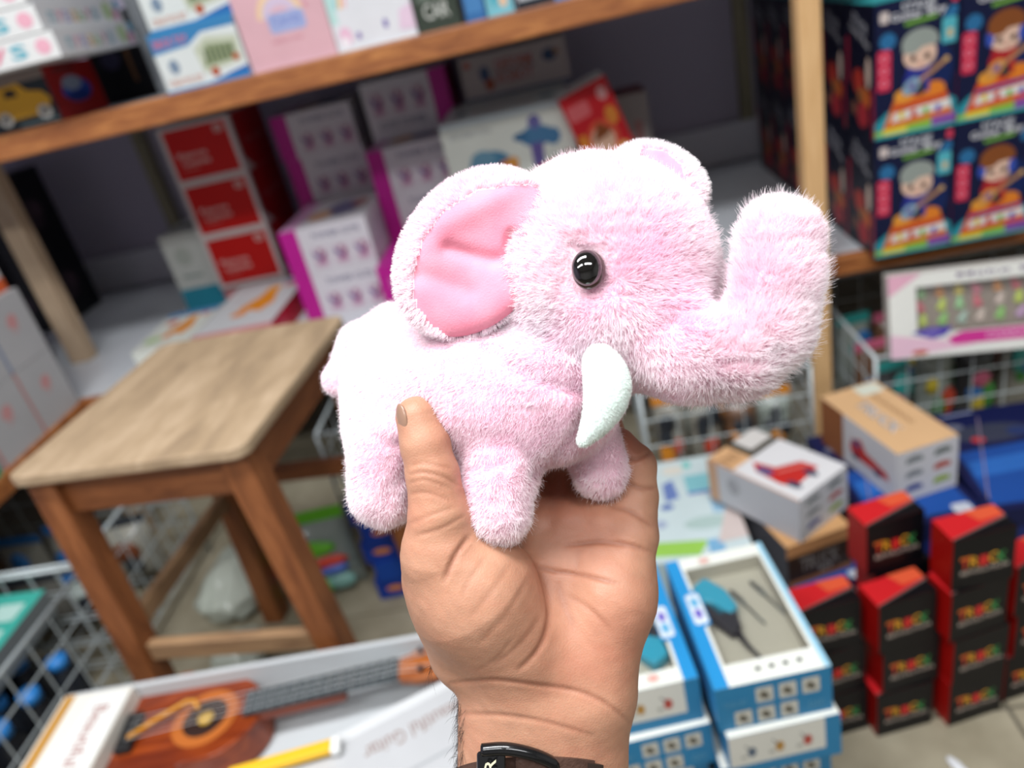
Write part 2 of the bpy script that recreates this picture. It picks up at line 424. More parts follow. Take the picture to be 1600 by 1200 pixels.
a.ell(0.55, 0.75, 0.2, 0.22, '#f6f7f9').poly([(0.5, 0.93), (0.58, 0.92), (0.6, 1.0)], '#e7a9c6').ell(0.72, 0.6, 0.09, 0.08, '#d84f86').ell(0.62, 0.78, 0.025, 0.03, '#5b4a86').line(0.4, 0.55, 0.7, 0.53, 0.012, '#9a93b4')
a.ell(0.14, 0.16, 0.08, 0.1, '#eec2d8').ell(0.12, 0.1, 0.05, 0.06, '#f8f2f6').ell(0.3, 0.14, 0.03, 0.04, '#8d78b8').ell(0.65, 0.2, 0.03, 0.05, '#7e70b4').ell(0.86, 0.72, 0.03, 0.04, '#7e70b4').poly([(0.8, 0.1), (1, 0.08), (1, 0.35), (0.84, 0.3)], '#e8cfe2').poly([(0.78, 0.6), (1, 0.5), (1, 1), (0.84, 1)], '#c5e6dc')
carton('unicorn_box', 'white pastel box with a unicorn picture beside the pink box', (-0.326, 1.70, Z2), (0.162, 0.13, 0.17), 0, '#e4e6ea', {'front': a})
a = Art().rect(0, 0, 1, 1, '#3c453c').ell(0.3, 0.7, 0.22, 0.26, '#b9c7c6').ell(0.6, 0.85, 0.16, 0.2, '#8fb6c4').text('CAR', 0.5, 0.25, 0.6, 0.2, '#c9cdc5').rect(0.1, 0.38, 0.9, 0.44, '#69756a')
carton('dark_green_box', 'dark green box with white lettering beside the unicorn box', (-0.20, 1.70, Z2), (0.085, 0.13, 0.14), 0, '#3c453c', {'front': a})
carton('blue_box', 'narrow slanting blue carton between dark boxes on the upper shelf', (-0.128, 1.70, Z2), (0.04, 0.12, 0.15), 0, '#3b6fa6', {'front': Art().rect(0.1, 0.1, 0.9, 0.9, '#4d86bd').rect(0.2, 0.5, 0.8, 0.55, '#d6e2ea')})
a = Art().rect(0, 0, 1, 1, '#7ec0cc').ell(0.4, 0.7, 0.25, 0.2, '#e6dc62').ell(0.7, 0.45, 0.25, 0.2, '#e7a2a0').ell(0.35, 0.3, 0.2, 0.16, '#5bb4c4').ell(0.65, 0.2, 0.16, 0.1, '#ecc6a4')
carton('colourful_box', 'small turquoise and yellow box on the upper shelf edge', (-0.079, 1.70, Z2), (0.052, 0.12, 0.13), 0, '#7ec0cc', {'front': a})
a = Art().rect(0, 0, 1, 1, '#2c3138').rect(0.05, 0.12, 0.5, 0.2, '#c7ccd0').ell(0.4, 0.6, 0.3, 0.25, '#44505a').rect(0.7, 0, 1, 1, '#2f7fb8')
carton('dark_grey_box', 'dark grey box with blue end, last on the upper shelf', (0.005, 1.70, Z2), (0.105, 0.13, 0.13), 0, '#2c3138', {'front': a})

# ================================================================== goods on the lower shelf
Z1 = 0.4505
# red boxes
def red_art():
    a = Art().rect(0, 0, 1, 1, '#dcd3d1').rect(0.055, 0.07, 0.945, 0.95, '#cf1512')
    a.text('Kaarma', 0.36, 0.50, 0.42, 0.10, '#ecd0cb').text('Comme', 0.38, 0.36, 0.40, 0.11, '#ecd0cb').rect(0.17, 0.24, 0.4, 0.255, '#e2938c').rrect(0.76, 0.76, 0.88, 0.9, 0.03, '#e9b9b4').text('SK', 0.82, 0.83, 0.08, 0.09, '#a41a18'); return a
def red_side():
    return Art().rect(0, 0, 0.07, 1, '#dcd3d1').rect(0.07, 0, 1, 1, '#b3171a').poly([(0.07, 0.0), (0.3, 0.0), (0.07, 0.25)], '#d6c6c4').text('Kaarma Comme', 0.55, 0.5, 0.6, 0.12, '#d0787a', 0)
first = None
for i, lab in enumerate(('lowest of three stacked red boxes with white borders', 'middle one of three stacked red boxes with white borders', 'topmost of three stacked red boxes with white borders, near shelf edge')):
    b = carton('red_box', lab, (-0.965, 2.225, 0.5135 + 0.1525 * i), (0.202, 0.25, 0.1515), 0.0, {'all': '#d9d2d0', 'right': '#b3171a', 'top': '#d9d2d0'}, {'front': red_art(), 'right': red_side()}, 'stacked red boxes', share=first)
    first = first or b
def orange_top(bg):
    a = Art().rect(0, 0, 1, 1, bg).poly([(0.35, 0.25), (0.52, 0.35), (0.68, 0.3), (0.78, 0.45), (0.70, 0.72), (0.55, 0.8), (0.5, 0.62), (0.36, 0.45)], '#f0982c').ell(0.62, 0.75, 0.1, 0.08, '#f2a437').ell(0.4, 0.3, 0.1, 0.05, '#ef8f30')
    a.ell(0.82, 0.8, 0.08, 0.05, '#e58a80').ell(0.78, 0.88, 0.08, 0.04, '#7a8fc4'); return a
f1 = carton('flat_game_box', 'flat white box with orange animal picture and red side, before the red boxes', (-0.892, 1.905, Z1), (0.212, 0.365, 0.062), 0, {'all': '#d9dadd', 'right': '#c31f38', 'front': '#cf8a8c'},
       {'top': orange_top('#d4d6d8').rect(0.0, 0.0, 1, 0.02, '#d99'), 'right': Art().rect(0, 0, 1, 1, '#c31f38').text('TOY', 0.2, 0.5, 0.1, 0.3, '#df8090')}, 'flat white boxes with orange picture')
carton('flat_game_box', 'flat white box carrying the stack of three red boxes', (-0.965, 2.30, Z1), (0.212, 0.40, 0.062), 0, '', None, 'flat white boxes with orange picture', share=f1)
a = orange_top('#e6e9df').rect(0, 0.86, 1, 1, '#4d89bd').ell(0.25, 0.7, 0.12, 0.07, '#e06a48').ell(0.2, 0.25, 0.15, 0.1, '#bcd3a0')
carton('flat_game_box', 'small flat box, pale green with orange picture and blue rim, behind the stool', (-1.125, 1.905, Z1), (0.155, 0.265, 0.036), 0.03, '#e6e9df', {'top': a})
a = Art().rect(0, 0, 1, 1, '#d3d6d0').rect(0, 0, 1, 0.28, '#2f95ae').ell(0.4, 0.7, 0.2, 0.12, '#b9bfb6').rect(0.2, 0.42, 0.7, 0.46, '#9aa6a0')
carton('white_teal_box', 'narrow white and teal box left of the red boxes', (-1.155, 2.26, Z1), (0.13, 0.2, 0.235), 0, '#d3d6d0', {'front': a, 'right': Art().rect(0, 0, 1, 1, '#d3d6d0').rect(0, 0, 1, 0.28, '#2f95ae')})
# white and magenta sports boxes
def yoga_art(flip=False, inv=False):
    a = Art().rect(0, 0, 1, 1, '#d4d0d6'); m = (0.80, 1.0) if flip else (0.0, 0.20); a.rect(m[0], 0, m[1], 1, '#b81f8c')
    x0 = 0.04 if flip else 0.27; ty, py = (0.24, 0.62) if inv else (0.80, 0.35)
    a.text('TOWER CUTE' if not inv else 'CUTE TOWER', x0 + 0.36, ty, 0.56, 0.12, '#4a4670')
    for i in range(3):
        cx = x0 + 0.12 + 0.245 * i; a.rect(cx - 0.09, py - 0.25, cx + 0.09, py + 0.2, '#cdbcc8').ell(cx - 0.03, py + 0.0, 0.03, 0.13, '#84709a', rot=20).ell(cx + 0.03, py - 0.02, 0.03, 0.12, '#94557c', rot=-15).ell(cx, py - 0.14, 0.06, 0.05, '#b98aa6').ell(cx + 0.01, py + 0.13, 0.025, 0.05, '#a5788c')
    return a
def yoga_top():
    return Art().rect(0, 0, 1, 1, '#cfcbd0').rect(0, 0, 0.2, 1, '#d29cc4').ell(0.62, 0.5, 0.22, 0.28, '#6e6a92', rot=10).ell(0.38, 0.35, 0.14, 0.16, '#dba678').ell(0.8, 0.6, 0.1, 0.14, '#a05a50')
YC = {'all': '#d4d0d6', 'left': '#b81f8c', 'top': '#cfcbd0'}
yb = carton('exercise_box', 'white and magenta box at the foot of the near stack beside the red boxes', (-0.632, 2.0, Z1), (0.226, 0.29, 0.1195), 0, YC, {'front': yoga_art(), 'top': yoga_top(), 'right': Art().rect(0.1, 0.2, 0.9, 0.8, '#c6bfcb')}, 'white and magenta boxes')
def yo(lab, x, y, z, dx=0.0, rz=0.0): return carton('exercise_box', lab, (x, y, z), (0.226, 0.29, 0.1195), rz, YC, None, 'white and magenta boxes', share=yb)
yo('white and magenta box, upper one of the near pair beside the red boxes', -0.632, 2.0, Z1 + 0.12)
yo('white and magenta box at the floor of the far stack, mostly hidden', -0.66, 2.30, Z1); yo('white and magenta box, second of the far stack, mostly hidden', -0.66, 2.30, Z1 + 0.12)
yo('white and magenta box, third of the far stack right of the red boxes', -0.662, 2.31, Z1 + 0.24); yo('white and magenta box on top of the far stack, in the shelf shadow', -0.668, 2.31, Z1 + 0.36)
g = Art().rect(0, 0, 1, 1, '#b81f8c').rect(0.3, 0.55, 1, 1, '#d6d4d8').rect(0.12, 0.5, 0.32, 0.75, '#c96aaa').rect(0.18, 0.2, 1, 0.45, '#a9adb4').rect(0.4, 0.05, 1, 0.2, '#5c8f6c')
carton('magenta_box', 'low magenta box with grey stripe under the white and magenta boxes', (-0.408, 2.06, Z1), (0.215, 0.52, 0.118), 0, '#c22a97', {'front': g, 'top': Art().rect(0, 0, 0.35, 1, '#c22a97').rect(0.35, 0, 1, 1, '#d6d4d8')})
yo('white and magenta box on the low magenta box', -0.402, 2.17, Z1 + 0.1185); yo('white and magenta box stacked second over the low magenta box', -0.402, 2.17, Z1 + 0.2385)
carton('exercise_box', 'white box with magenta end and text below pictures, topmost beside the robot boxes', (-0.40, 2.295, Z1 + 0.3585), (0.235, 0.24, 0.152), 0, {'all': '#d4d0d6', 'right': '#a11b66'}, {'front': yoga_art(True, True)}, 'white and magenta boxes')
# robot boxes
def robot_art():
    a = Art().rect(0, 0, 1, 1, '#dfe3da').rect(0, 0.93, 1, 1, '#cfdde2').text('DEFORMATION', 0.22, 0.84, 0.32, 0.07, '#9fa3a8')
    a.ell(0.33, 0.42, 0.17, 0.18, '#4f87a8').ell(0.28, 0.5, 0.1, 0.12, '#6e9cb4').ell(0.2, 0.28, 0.1, 0.12, '#4a6aa0').ell(0.46, 0.36, 0.08, 0.1, '#dc7a45').ell(0.5, 0.42, 0.05, 0.06, '#e3a04a').ell(0.18, 0.22, 0.05, 0.07, '#2d4250').ell(0.38, 0.2, 0.05, 0.07, '#2d4250')
    a.ell(0.72, 0.66, 0.13, 0.12, '#4f7fa8').ell(0.72, 0.82, 0.05, 0.08, '#6d6aa6').ell(0.6, 0.68, 0.06, 0.05, '#3d6f98').ell(0.84, 0.62, 0.06, 0.1, '#4d7ea8').poly([(0.66, 0.3), (0.74, 0.3), (0.76, 0.58), (0.66, 0.58)], '#6c5fa0').poly([(0.66, 0.12), (0.86, 0.24), (0.84, 0.36), (0.68, 0.3)], '#d4562f').ell(0.7, 0.16, 0.05, 0.06, '#28323a')
    a.ell(0.94, 0.4, 0.03, 0.03, '#d9a0a0'); return a
rb = carton('robot_box', 'white robot toy box, lower of two, mostly behind the elephant', (-0.135, 2.06, Z1), (0.312, 0.34, 0.2), 0, {'all': '#dfe3da', 'top': '#d6dbd8'}, {'front': robot_art(), 'top': Art().text('ROBOT CAR', 0.5, 0.3, 0.5, 0.12, '#c98a7a').ell(0.14, 0.35, 0.05, 0.12, '#7d8a90').ell(0.84, 0.4, 0.06, 0.12, '#8aa0ac')}, 'white robot toy boxes', bev=0.006)
carton('robot_box', 'white toy box with blue and orange robot pictures above the elephant', (-0.135, 2.06, Z1 + 0.2005), (0.312, 0.34, 0.2), 0, '', None, 'white robot toy boxes', share=rb)
a = Art().rect(0, 0, 1, 1, '#c0b4b2').rect(0, 0, 1, 0.06, '#566a86').text('DEFORM', 0.5, 0.68, 0.34, 0.24, '#b23a28').text('ROBOT', 0.5, 0.38, 0.34, 0.24, '#b23a28').rect(0.3, 0.52, 0.7, 0.545, '#47505c')
a.ell(0.22, 0.55, 0.05, 0.18, '#3f567a').ell(0.25, 0.3, 0.05, 0.14, '#a5523a').ell(0.84, 0.66, 0.07, 0.14, '#3a5478').ell(0.9, 0.7, 0.03, 0.07, '#a87a50').ell(0.07, 0.82, 0.03, 0.08, '#c5583c')
carton('robot_box', 'pinkish grey robot box with red lettering under the upper shelf', (-0.105, 2.32, Z1 + 0.401), (0.29, 0.2, 0.112), 0.03, {'all': '#c0b4b2', 'top': '#a39a98'}, {'front': a})
# red box leaning on the robot boxes, and the grey one behind it
a = Art().rect(0, 0, 1, 1, '#c9202a').rrect(0.05, 0.72, 0.5, 0.88, 0.05, '#dd6a6e').ell(0.82, 0.86, 0.1, 0.07, '#e3a8a8').ell(0.5, 0.44, 0.32, 0.20, '#df5a40').ell(0.48, 0.42, 0.24, 0.15, '#e2b79c').poly([(0.3, 0.44), (0.5, 0.62), (0.72, 0.5), (0.62, 0.46)], '#8a4a26').ell(0.82, 0.62, 0.12, 0.1, '#e08a3a').ell(0.12, 0.5, 0.1, 0.08, '#e28a35').ell(0.8, 0.24, 0.13, 0.09, '#e8b46a').text('TOY', 0.45, 0.12, 0.4, 0.1, '#9a3c78')
carton('red_picture_box', 'bright red box with round picture tilted against the robot box', (0.112, 1.93, 0.652), (0.118, 0.12, 0.225), 0, {'all': '#c9202a', 'top': '#e7e6e0', 'right': '#8f1820'}, {'front': a, 'top': Art().text('BABY', 0.5, 0.5, 0.5, 0.3, '#d98a80')}, rot=(0, math.radians(-16), 0.05))
carton('white_carton', 'plain pale carton under the tilted red box', (0.112, 1.94, Z1), (0.12, 0.16, 0.185), 0, '#cfcdca', {'front': Art().rect(0.2, 0.3, 0.8, 0.6, '#b9b4b0')})
carton('grey_red_box', 'grey box with dark red top behind the tilted red box', (0.17, 2.2, Z1), (0.11, 0.16, 0.345), 0, {'all': '#a9a09e', 'top': '#7d2026', 'right': '#8d8482'}, {'front': Art().rect(0.62, 0.55, 0.8, 0.8, '#b98080')})
# singing doll boxes on the lower shelf, right of the post
def doll_art(kind):
    hair, coat, base = (('#9aa39c', '#2c3590', '#e0762c'), ('#8a4f28', '#b4262c', '#e25a28'))[kind]
    a = Art().rect(0, 0, 1, 1, '#131a3c').ell(0.16, 0.72, 0.1, 0.06, '#2d6fa0').ell(0.9, 0.82, 0.09, 0.05, '#2d6fa0', rot=30).ell(0.7, 0.45, 0.25, 0.2, '#14275a')
    a.text('STAGE', 0.52, 0.935, 0.4, 0.055, '#dfe2e6').text('Guitar Boy', 0.52, 0.868, 0.66, 0.075, '#e9eaee').poly([(0.36, 0.80), (0.74, 0.82), (0.74, 0.845), (0.36, 0.825)], '#7cb342')
    a.rrect(0.03, 0.36, 0.2, 0.66, 0.03, '#d2304f')
    for y in (0.42, 0.51, 0.6): a.ell(0.115, y, 0.05, 0.028, '#e8879a').ell(0.115, y, 0.03, 0.017, '#d2304f')
    if kind == 0: a.rrect(0.8, 0.62, 0.97, 0.8, 0.02, '#57b7c4').rect(0.86, 0.66, 0.93, 0.72, '#cdb98e').rrect(0.06, 0.85, 0.17, 0.93, 0.02, '#d6c9c4')
    a.rrect(0.9, 0.9, 0.98, 0.97, 0.02, '#d2405a')
    # stage
    a.poly([(0.0, 0.12), (0.16, 0.2), (0.9, 0.24), (1, 0.2), (1, 0.1), (0, 0.06)], '#2f97a6').poly([(0.1, 0.06), (0.24, 0.28), (0.86, 0.3), (0.96, 0.1)], base).ell(0.36, 0.30, 0.12, 0.05, '#eda13c').ell(0.72, 0.31, 0.14, 0.055, '#e8852c')
    a.poly([(0.22, 0.22), (0.9, 0.26), (0.9, 0.235), (0.22, 0.195)], '#c2282c' if kind == 0 else '#3b3a94').poly([(0.2, 0.11), (0.94, 0.15), (0.92, 0.215), (0.24, 0.18)], '#e6e4e0')
    for i in range(4): a.poly([(0.3 + 0.15 * i, 0.125), (0.36 + 0.15 * i, 0.128), (0.36 + 0.15 * i, 0.185), (0.3 + 0.15 * i, 0.18)], ('#e8d24a', '#c83a3a', '#7fc04a', '#6a5ac0')[i])
    a.poly([(0, 0.0), (1, 0.03), (1, 0.1), (0, 0.06)], '#8fc04c').poly([(0.1, 0.005), (0.4, 0.012), (0.4, 0.075), (0.1, 0.065)], '#e3d64c').poly([(0.7, 0.02), (1, 0.03), (1, 0.1), (0.7, 0.09)], '#8a56a8').rect(0, 0, 1, 0.022, '#38aeb4')
    # the figure
    a.poly([(0.4, 0.3), (0.66, 0.3), (0.68, 0.5), (0.38, 0.5)], coat).ell(0.42, 0.4, 0.07, 0.07, coat).ell(0.56, 0.33, 0.05, 0.05, '#3d3a3a').ell(0.54, 0.58, 0.2, 0.105, '#eac6b0').ell(0.46, 0.56, 0.035, 0.025, '#4a3630').ell(0.63, 0.56, 0.035, 0.025, '#4a3630').ell(0.55, 0.515, 0.03, 0.008, '#c0605a')
    if kind: a.ell(0.35, 0.58, 0.05, 0.06, '#3b55b4').ell(0.73, 0.58, 0.05, 0.06, '#3b55b4')
    a.ell(0.54, 0.67, 0.22, 0.10, hair, a0=-20, a1=200).ell(0.44, 0.645, 0.12, 0.05, hair).poly([(0.32, 0.62), (0.74, 0.64), (0.7, 0.72), (0.36, 0.72)], hair)
    a.line(0.44, 0.35, 0.84, 0.50, 0.035, '#b98a64').ell(0.44, 0.36, 0.11, 0.055, '#8fb0c4' if kind == 0 else '#e0a058', rot=18).ell(0.45, 0.36, 0.05, 0.025, '#6d5a9a', rot=18).ell(0.86, 0.51, 0.035, 0.02, '#d9b070'); return a
def doll_side():
    a = Art().rect(0, 0, 1, 1, '#0f1228').text('STAGE', 0.5, 0.86, 0.5, 0.07, '#b9bcc4', -12).text('Guitar Boy', 0.5, 0.76, 0.7, 0.08, '#c4c6cc', -12).rect(0.02, 0.4, 0.12, 0.75, '#b02a44')
    a.ell(0.45, 0.42, 0.2, 0.1, '#b8382c').ell(0.7, 0.3, 0.16, 0.08, '#d0662a').ell(0.55, 0.32, 0.12, 0.06, '#a9683a').ell(0.8, 0.5, 0.08, 0.12, '#e2c9b8').ell(0.6, 0.16, 0.2, 0.1, '#b2303a').rect(0.92, 0.0, 1, 0.4, '#b42a48').ell(0.3, 0.2, 0.1, 0.06, '#8a5a48'); return a
DC = {'all': '#12173a', 'top': '#3cb9bd', 'left': '#0f1228'}
P = {}
for kind in (0, 1):
    P[kind] = None
rows = [0.0, 0.152, 0.304, 0.456, 0.608, 0.76]
where = ['front row', 'second row back', 'third row back', 'fourth row back', 'fifth row back', 'row against the wall']
for lev in (0, 1):
    for kind in (0, 1):
        for k, dy in enumerate(rows):
            if kind == 1 and k > 1: continue
            who = ('grey-haired guitar boy', 'brown-haired guitar boy')[kind]
            lab = f"navy toy box with {who}, {('lower', 'upper')[lev]} level, {where[k]}"
            b = carton('singing_doll_box', lab, (0.658 + 0.1505 * kind, 1.632 + dy, Z1 + 0.2425 * lev), (0.148, 0.148, 0.242), 0, DC, {'front': doll_art(kind), 'left': doll_side(), 'top': Art().rect(0.1, 0.3, 0.9, 0.6, '#58cdd0')}, 'navy singing doll boxes', share=P[kind])
            P[kind] = P[kind] or b
carton('green_box', 'light green carton at the picture edge beside the doll boxes', (0.965, 1.66, Z1), (0.14, 0.14, 0.21), 0, '#8fc069', {'front': Art().ell(0.2, 0.5, 0.15, 0.2, '#a5d07c')})

# cartons on the side shelf at the left, black boxes further back
def crate_art(stripe):
    a = Art().rect(0, 0, 1, 1, '#c2c4c6').rect(0.0, 0, 0.06, 1, stripe).ell(0.55, 0.62, 0.13, 0.10, '#dba3a3', rot=25).text('toys', 0.56, 0.48, 0.2, 0.07, '#d9a0a0', 25); return a
W_ = None
crs = [(1.521, 0, '#c78a86', 'white carton with pink emblem at the corner end of the side shelf, lower row'), (1.521, 1, '#8090b0', 'white carton with pink emblem at the corner end of the side shelf, second row'),
       (1.377, 0, '#c78a86', 'white carton with pink emblem nearer on the side shelf, lower row'), (1.377, 1, '#8090b0', 'white carton with pink emblem nearer on the side shelf, second row')]
for (y, lev, st, lab) in crs:
    carton('white_crate', lab, (-1.372, y, Z1 + 0.152 * lev), (0.22, 0.142, 0.151), 0, '#c2c4c6', {'right': crate_art(st), 'top': Art().rect(0.0, 0.46, 1, 0.54, '#dcdcda')}, 'white cartons on the side shelf')
carton('orange_lid_box', 'white box with orange band resting on the white cartons', (-1.38, 1.51, Z1 + 0.304), (0.2, 0.16, 0.05), 0, {'all': '#e3e0de'}, {'right': Art().rect(0, 0, 1, 0.55, '#e46a3c').text('SALE', 0.5, 0.28, 0.3, 0.25, '#f6d9c6')})
carton('patterned_box', 'white box with violet print on top of the orange banded box', (-1.38, 1.50, Z1 + 0.3545), (0.19, 0.16, 0.11), 0, '#d6d4dc', {'right': Art().ell(0.4, 0.4, 0.2, 0.2, '#a58fb8').ell(0.7, 0.6, 0.15, 0.2, '#c99aa8')})
carton('green_box', 'bright green box low at the left picture edge on the side shelf', (-1.30, 1.235, Z1), (0.09, 0.10, 0.12), 0, '#2fb184', {'right': Art().rect(0.1, 0.2, 0.9, 0.5, '#35bf90')})
for i, (x, y, z, w, d, h, lab) in enumerate(((-1.80, 2.36, Z1, 0.22, 0.24, 0.24, 'black box with faint print at the back corner, lower'), (-1.80, 2.36, Z1 + 0.241, 0.22, 0.24, 0.24, 'black box with faint print at the back corner, upper'),
                                           (-1.62, 1.85, Z1, 0.16, 0.2, 0.3, 'black box standing just behind the pale post'), (-1.62, 1.85, Z1 + 0.301, 0.16, 0.2, 0.24, 'black box on top of the one behind the pale post'))):
    carton('black_box', lab, (x, y, z), (w, d, h), 0, '#15151b', {'front': Art().ell(0.5, 0.4, 0.25, 0.15, '#3a2c38').rect(0.2, 0.7, 0.6, 0.76, '#2c2c3a'), 'right': Art().ell(0.5, 0.45, 0.22, 0.2, '#41323c').ell(0.6, 0.5, 0.12, 0.1, '#5a4650')}, 'black boxes in the shelf corner')
# ================================================================== the stool
M_STOOL = mat_wood('stool_wood', '#6b3b1c', '#9a5f35', (30, 30, 5), 0.55, '#824c26')
M_STOOLX = mat_wood('stool_wood_cross', '#6b3b1c', '#9a5f35', (5, 30, 30), 0.55, '#824c26')
M_STOOLP = mat_wood('stool_rail_pale', '#7e6045', '#a98762', (5, 30, 30), 0.65)
M_SEAT = mat_wood('stool_seat_ply', '#8f7a61', '#b9a286', (14, 3.2, 30), 0.6, '#a48d70')
ST = empty('wooden_stool', (-0.641, 1.0575, 0), (0, 0, math.radians(-5))); tag(ST, 'worn wooden stool with pale plywood seat and brown square legs', 'stool')
def rounded(w, d, r, n=5):
    p = []
    for cx, cy, a in ((w / 2 - r, d / 2 - r, 0), (-w / 2 + r, d / 2 - r, 90), (-w / 2 + r, -d / 2 + r, 180), (w / 2 - r, -d / 2 + r, 270)):
        for k in range(n): t = math.radians(a + 90 * k / (n - 1)); p.append((cx + r * math.cos(t), cy + r * math.sin(t)))
    return p
def bevel_obj(o, w=0.002, seg=2):
    md = o.modifiers.new('soft_edges', 'BEVEL'); md.width = w; md.segments = seg; md.limit_method = 'ANGLE'; return o
SZ = 0.66; SW, SD = 0.369, 0.433
bevel_obj(MB().prism(rounded(SW, SD, 0.022), SZ - 0.018, SZ).build('seat', M_SEAT, ST), 0.003)
def leg_at(sx, sy, z):
    f = 1 - z / (SZ - 0.018); return (sx * (0.1505 + 0.034 * f), sy * 0.180)
for sx in (-1, 1):
    for sy in (-1, 1):
        t = 0.0215; bx, by = leg_at(sx, sy, 0); tx, ty = leg_at(sx, sy, SZ - 0.018)
        vs = [(bx - t, by - t, 0), (bx + t, by - t, 0), (bx + t, by + t, 0), (bx - t, by + t, 0)] + [(tx + a * t, ty + b * t, SZ - 0.018) for a, b in ((-1, -1), (1, -1), (1, 1), (-1, 1))]
        bevel_obj(MB().add(vs, [(3, 2, 1, 0), (4, 5, 6, 7), (0, 1, 5, 4), (1, 2, 6, 5), (2, 3, 7, 6), (3, 0, 4, 7)]).build('leg', M_STOOL, ST), 0.0025)
def rail(name, a, b, z, h, th, mat):
    a = Vector((*a, z)); b = Vector((*b, z)); d = b - a; m = (a + b) / 2; L = d.length - 0.04
    M = Matrix.Translation(m) @ Matrix.Rotation(math.atan2(d.y, d.x), 4, 'Z')
    bevel_obj(MB().box(0, 0, 0, L, th, h, (1, 1, 1, 1), 0, M).build(name, mat, ST))
M_RAILY = mat_wood('stool_rail_side', '#7e6045', '#a98762', (30, 5, 30), 0.65); M_WOODY = mat_wood('stool_apron_side', '#6b3b1c', '#9a5f35', (30, 5, 30), 0.55, '#824c26')
for sy in (-1, 1):
    rail('apron', leg_at(-1, sy, 0.6), leg_at(1, sy, 0.6), 0.607, 0.066, 0.018, M_STOOLX)
    rail('stretcher', leg_at(-1, sy, 0.29), leg_at(1, sy, 0.29), 0.288 if sy < 0 else 0.37, 0.034, 0.018, M_STOOLP if sy < 0 else M_STOOLX)
for sx in (-1, 1):
    rail('apron', leg_at(sx, -1, 0.6), leg_at(sx, 1, 0.6), 0.607, 0.066, 0.018, M_WOODY)
    if sx < 0: rail('stretcher', leg_at(sx, -1, 0.33), leg_at(sx, 1, 0.33), 0.333, 0.032, 0.018, M_RAILY)

# ================================================================== wire baskets
M_WIRE = mat_plain('white_wire', '#b3bcbe', 0.35, 0.5, metal=0.25)
_wire = {}
def wire(parent, a, b, r, name='wire'):
    a = Vector(a); b = Vector(b); d = b - a
    key = round(r, 5)
    if key not in _wire:
        me = MB().tube([(0, 0, 0), (0, 0, 1)], 1.0, 6).mesh('wire'); me.materials.append(M_WIRE); _wire[key] = me
    o = bpy.data.objects.new(name, _wire[key]); COL.objects.link(o); o.parent = parent; o.location = a
    o.rotation_mode = 'QUATERNION'; o.rotation_quaternion = d.to_track_quat('Z', 'Y'); o.scale = (r, r, d.length); return o
def basket(label, x0, x1, y0, y1, z0, z1, sx=0.06, sz=0.055):
    B = empty('wire_basket', ((x0 + x1) / 2, (y0 + y1) / 2, 0)); tag(B, label, 'basket', 'white wire baskets under the shelf')
    X0, X1, Y0, Y1 = -(x1 - x0) / 2, (x1 - x0) / 2, -(y1 - y0) / 2, (y1 - y0) / 2
    mb = MB()
    for a, b in (((X0, Y0), (X1, Y0)), ((X1, Y0), (X1, Y1)), ((X1, Y1), (X0, Y1)), ((X0, Y1), (X0, Y0))):
        mb = MB(); mb.tube([(a[0], a[1], z1), (b[0], b[1], z1)], 0.0042, 8); mb.build('rim', M_WIRE, B)
    for x in (X0, X1):
        for y in (Y0, Y1): MB().tube([(x, y, 0), (x, y, z1)], 0.004, 8).build('corner_post', M_WIRE, B)
    nz = max(2, int((z1 - z0) / sz)); zs = [z0 + (z1 - z0) * i / nz for i in range(nz)]
    nx = max(2, int((X1 - X0) / sx)); xs = [X0 + (X1 - X0) * i / nx for i in range(1, nx)]
    ny = max(2, int((Y1 - Y0) / sx)); ys = [Y0 + (Y1 - Y0) * i / ny for i in range(1, ny)]
    for z in zs:
        for a, b in (((X0, Y0), (X1, Y0)), ((X1, Y0), (X1, Y1)), ((X1, Y1), (X0, Y1)), ((X0, Y1), (X0, Y0))): wire(B, (*a, z), (*b, z), 0.0019)
    for x in xs:
        for y in (Y0, Y1): wire(B, (x, y, z0), (x, y, z1), 0.0018)
        wire(B, (x, Y0, z0), (x, Y1, z0), 0.0018)
    for y in ys:
        for x in (X0, X1): wire(B, (x, y, z0), (x, y, z1), 0.0018)
        wire(B, (X0, y, z0), (X1, y, z0), 0.0018)
    return B
basket('white wire basket under the doll boxes, holding the pink window box', 0.529, 1.03, 1.407, 1.84, 0.04, 0.300)
basket('white wire basket just below the raised trunk', 0.056, 0.405, 1.42, 1.86, 0.04, 0.302)
basket('white wire basket behind the elephant, its corner right of the stool seat', -0.684, -0.02, 1.50, 1.88, 0.04, 0.300)
basket('white wire basket below the white cartons behind the stool', -1.70, -1.082, 1.15, 1.53, 0.04, 0.300)
basket('white wire basket nearest the camera, beside the guitar boxes', -1.62, -1.062, 0.55, 1.135, 0.04, 0.300)

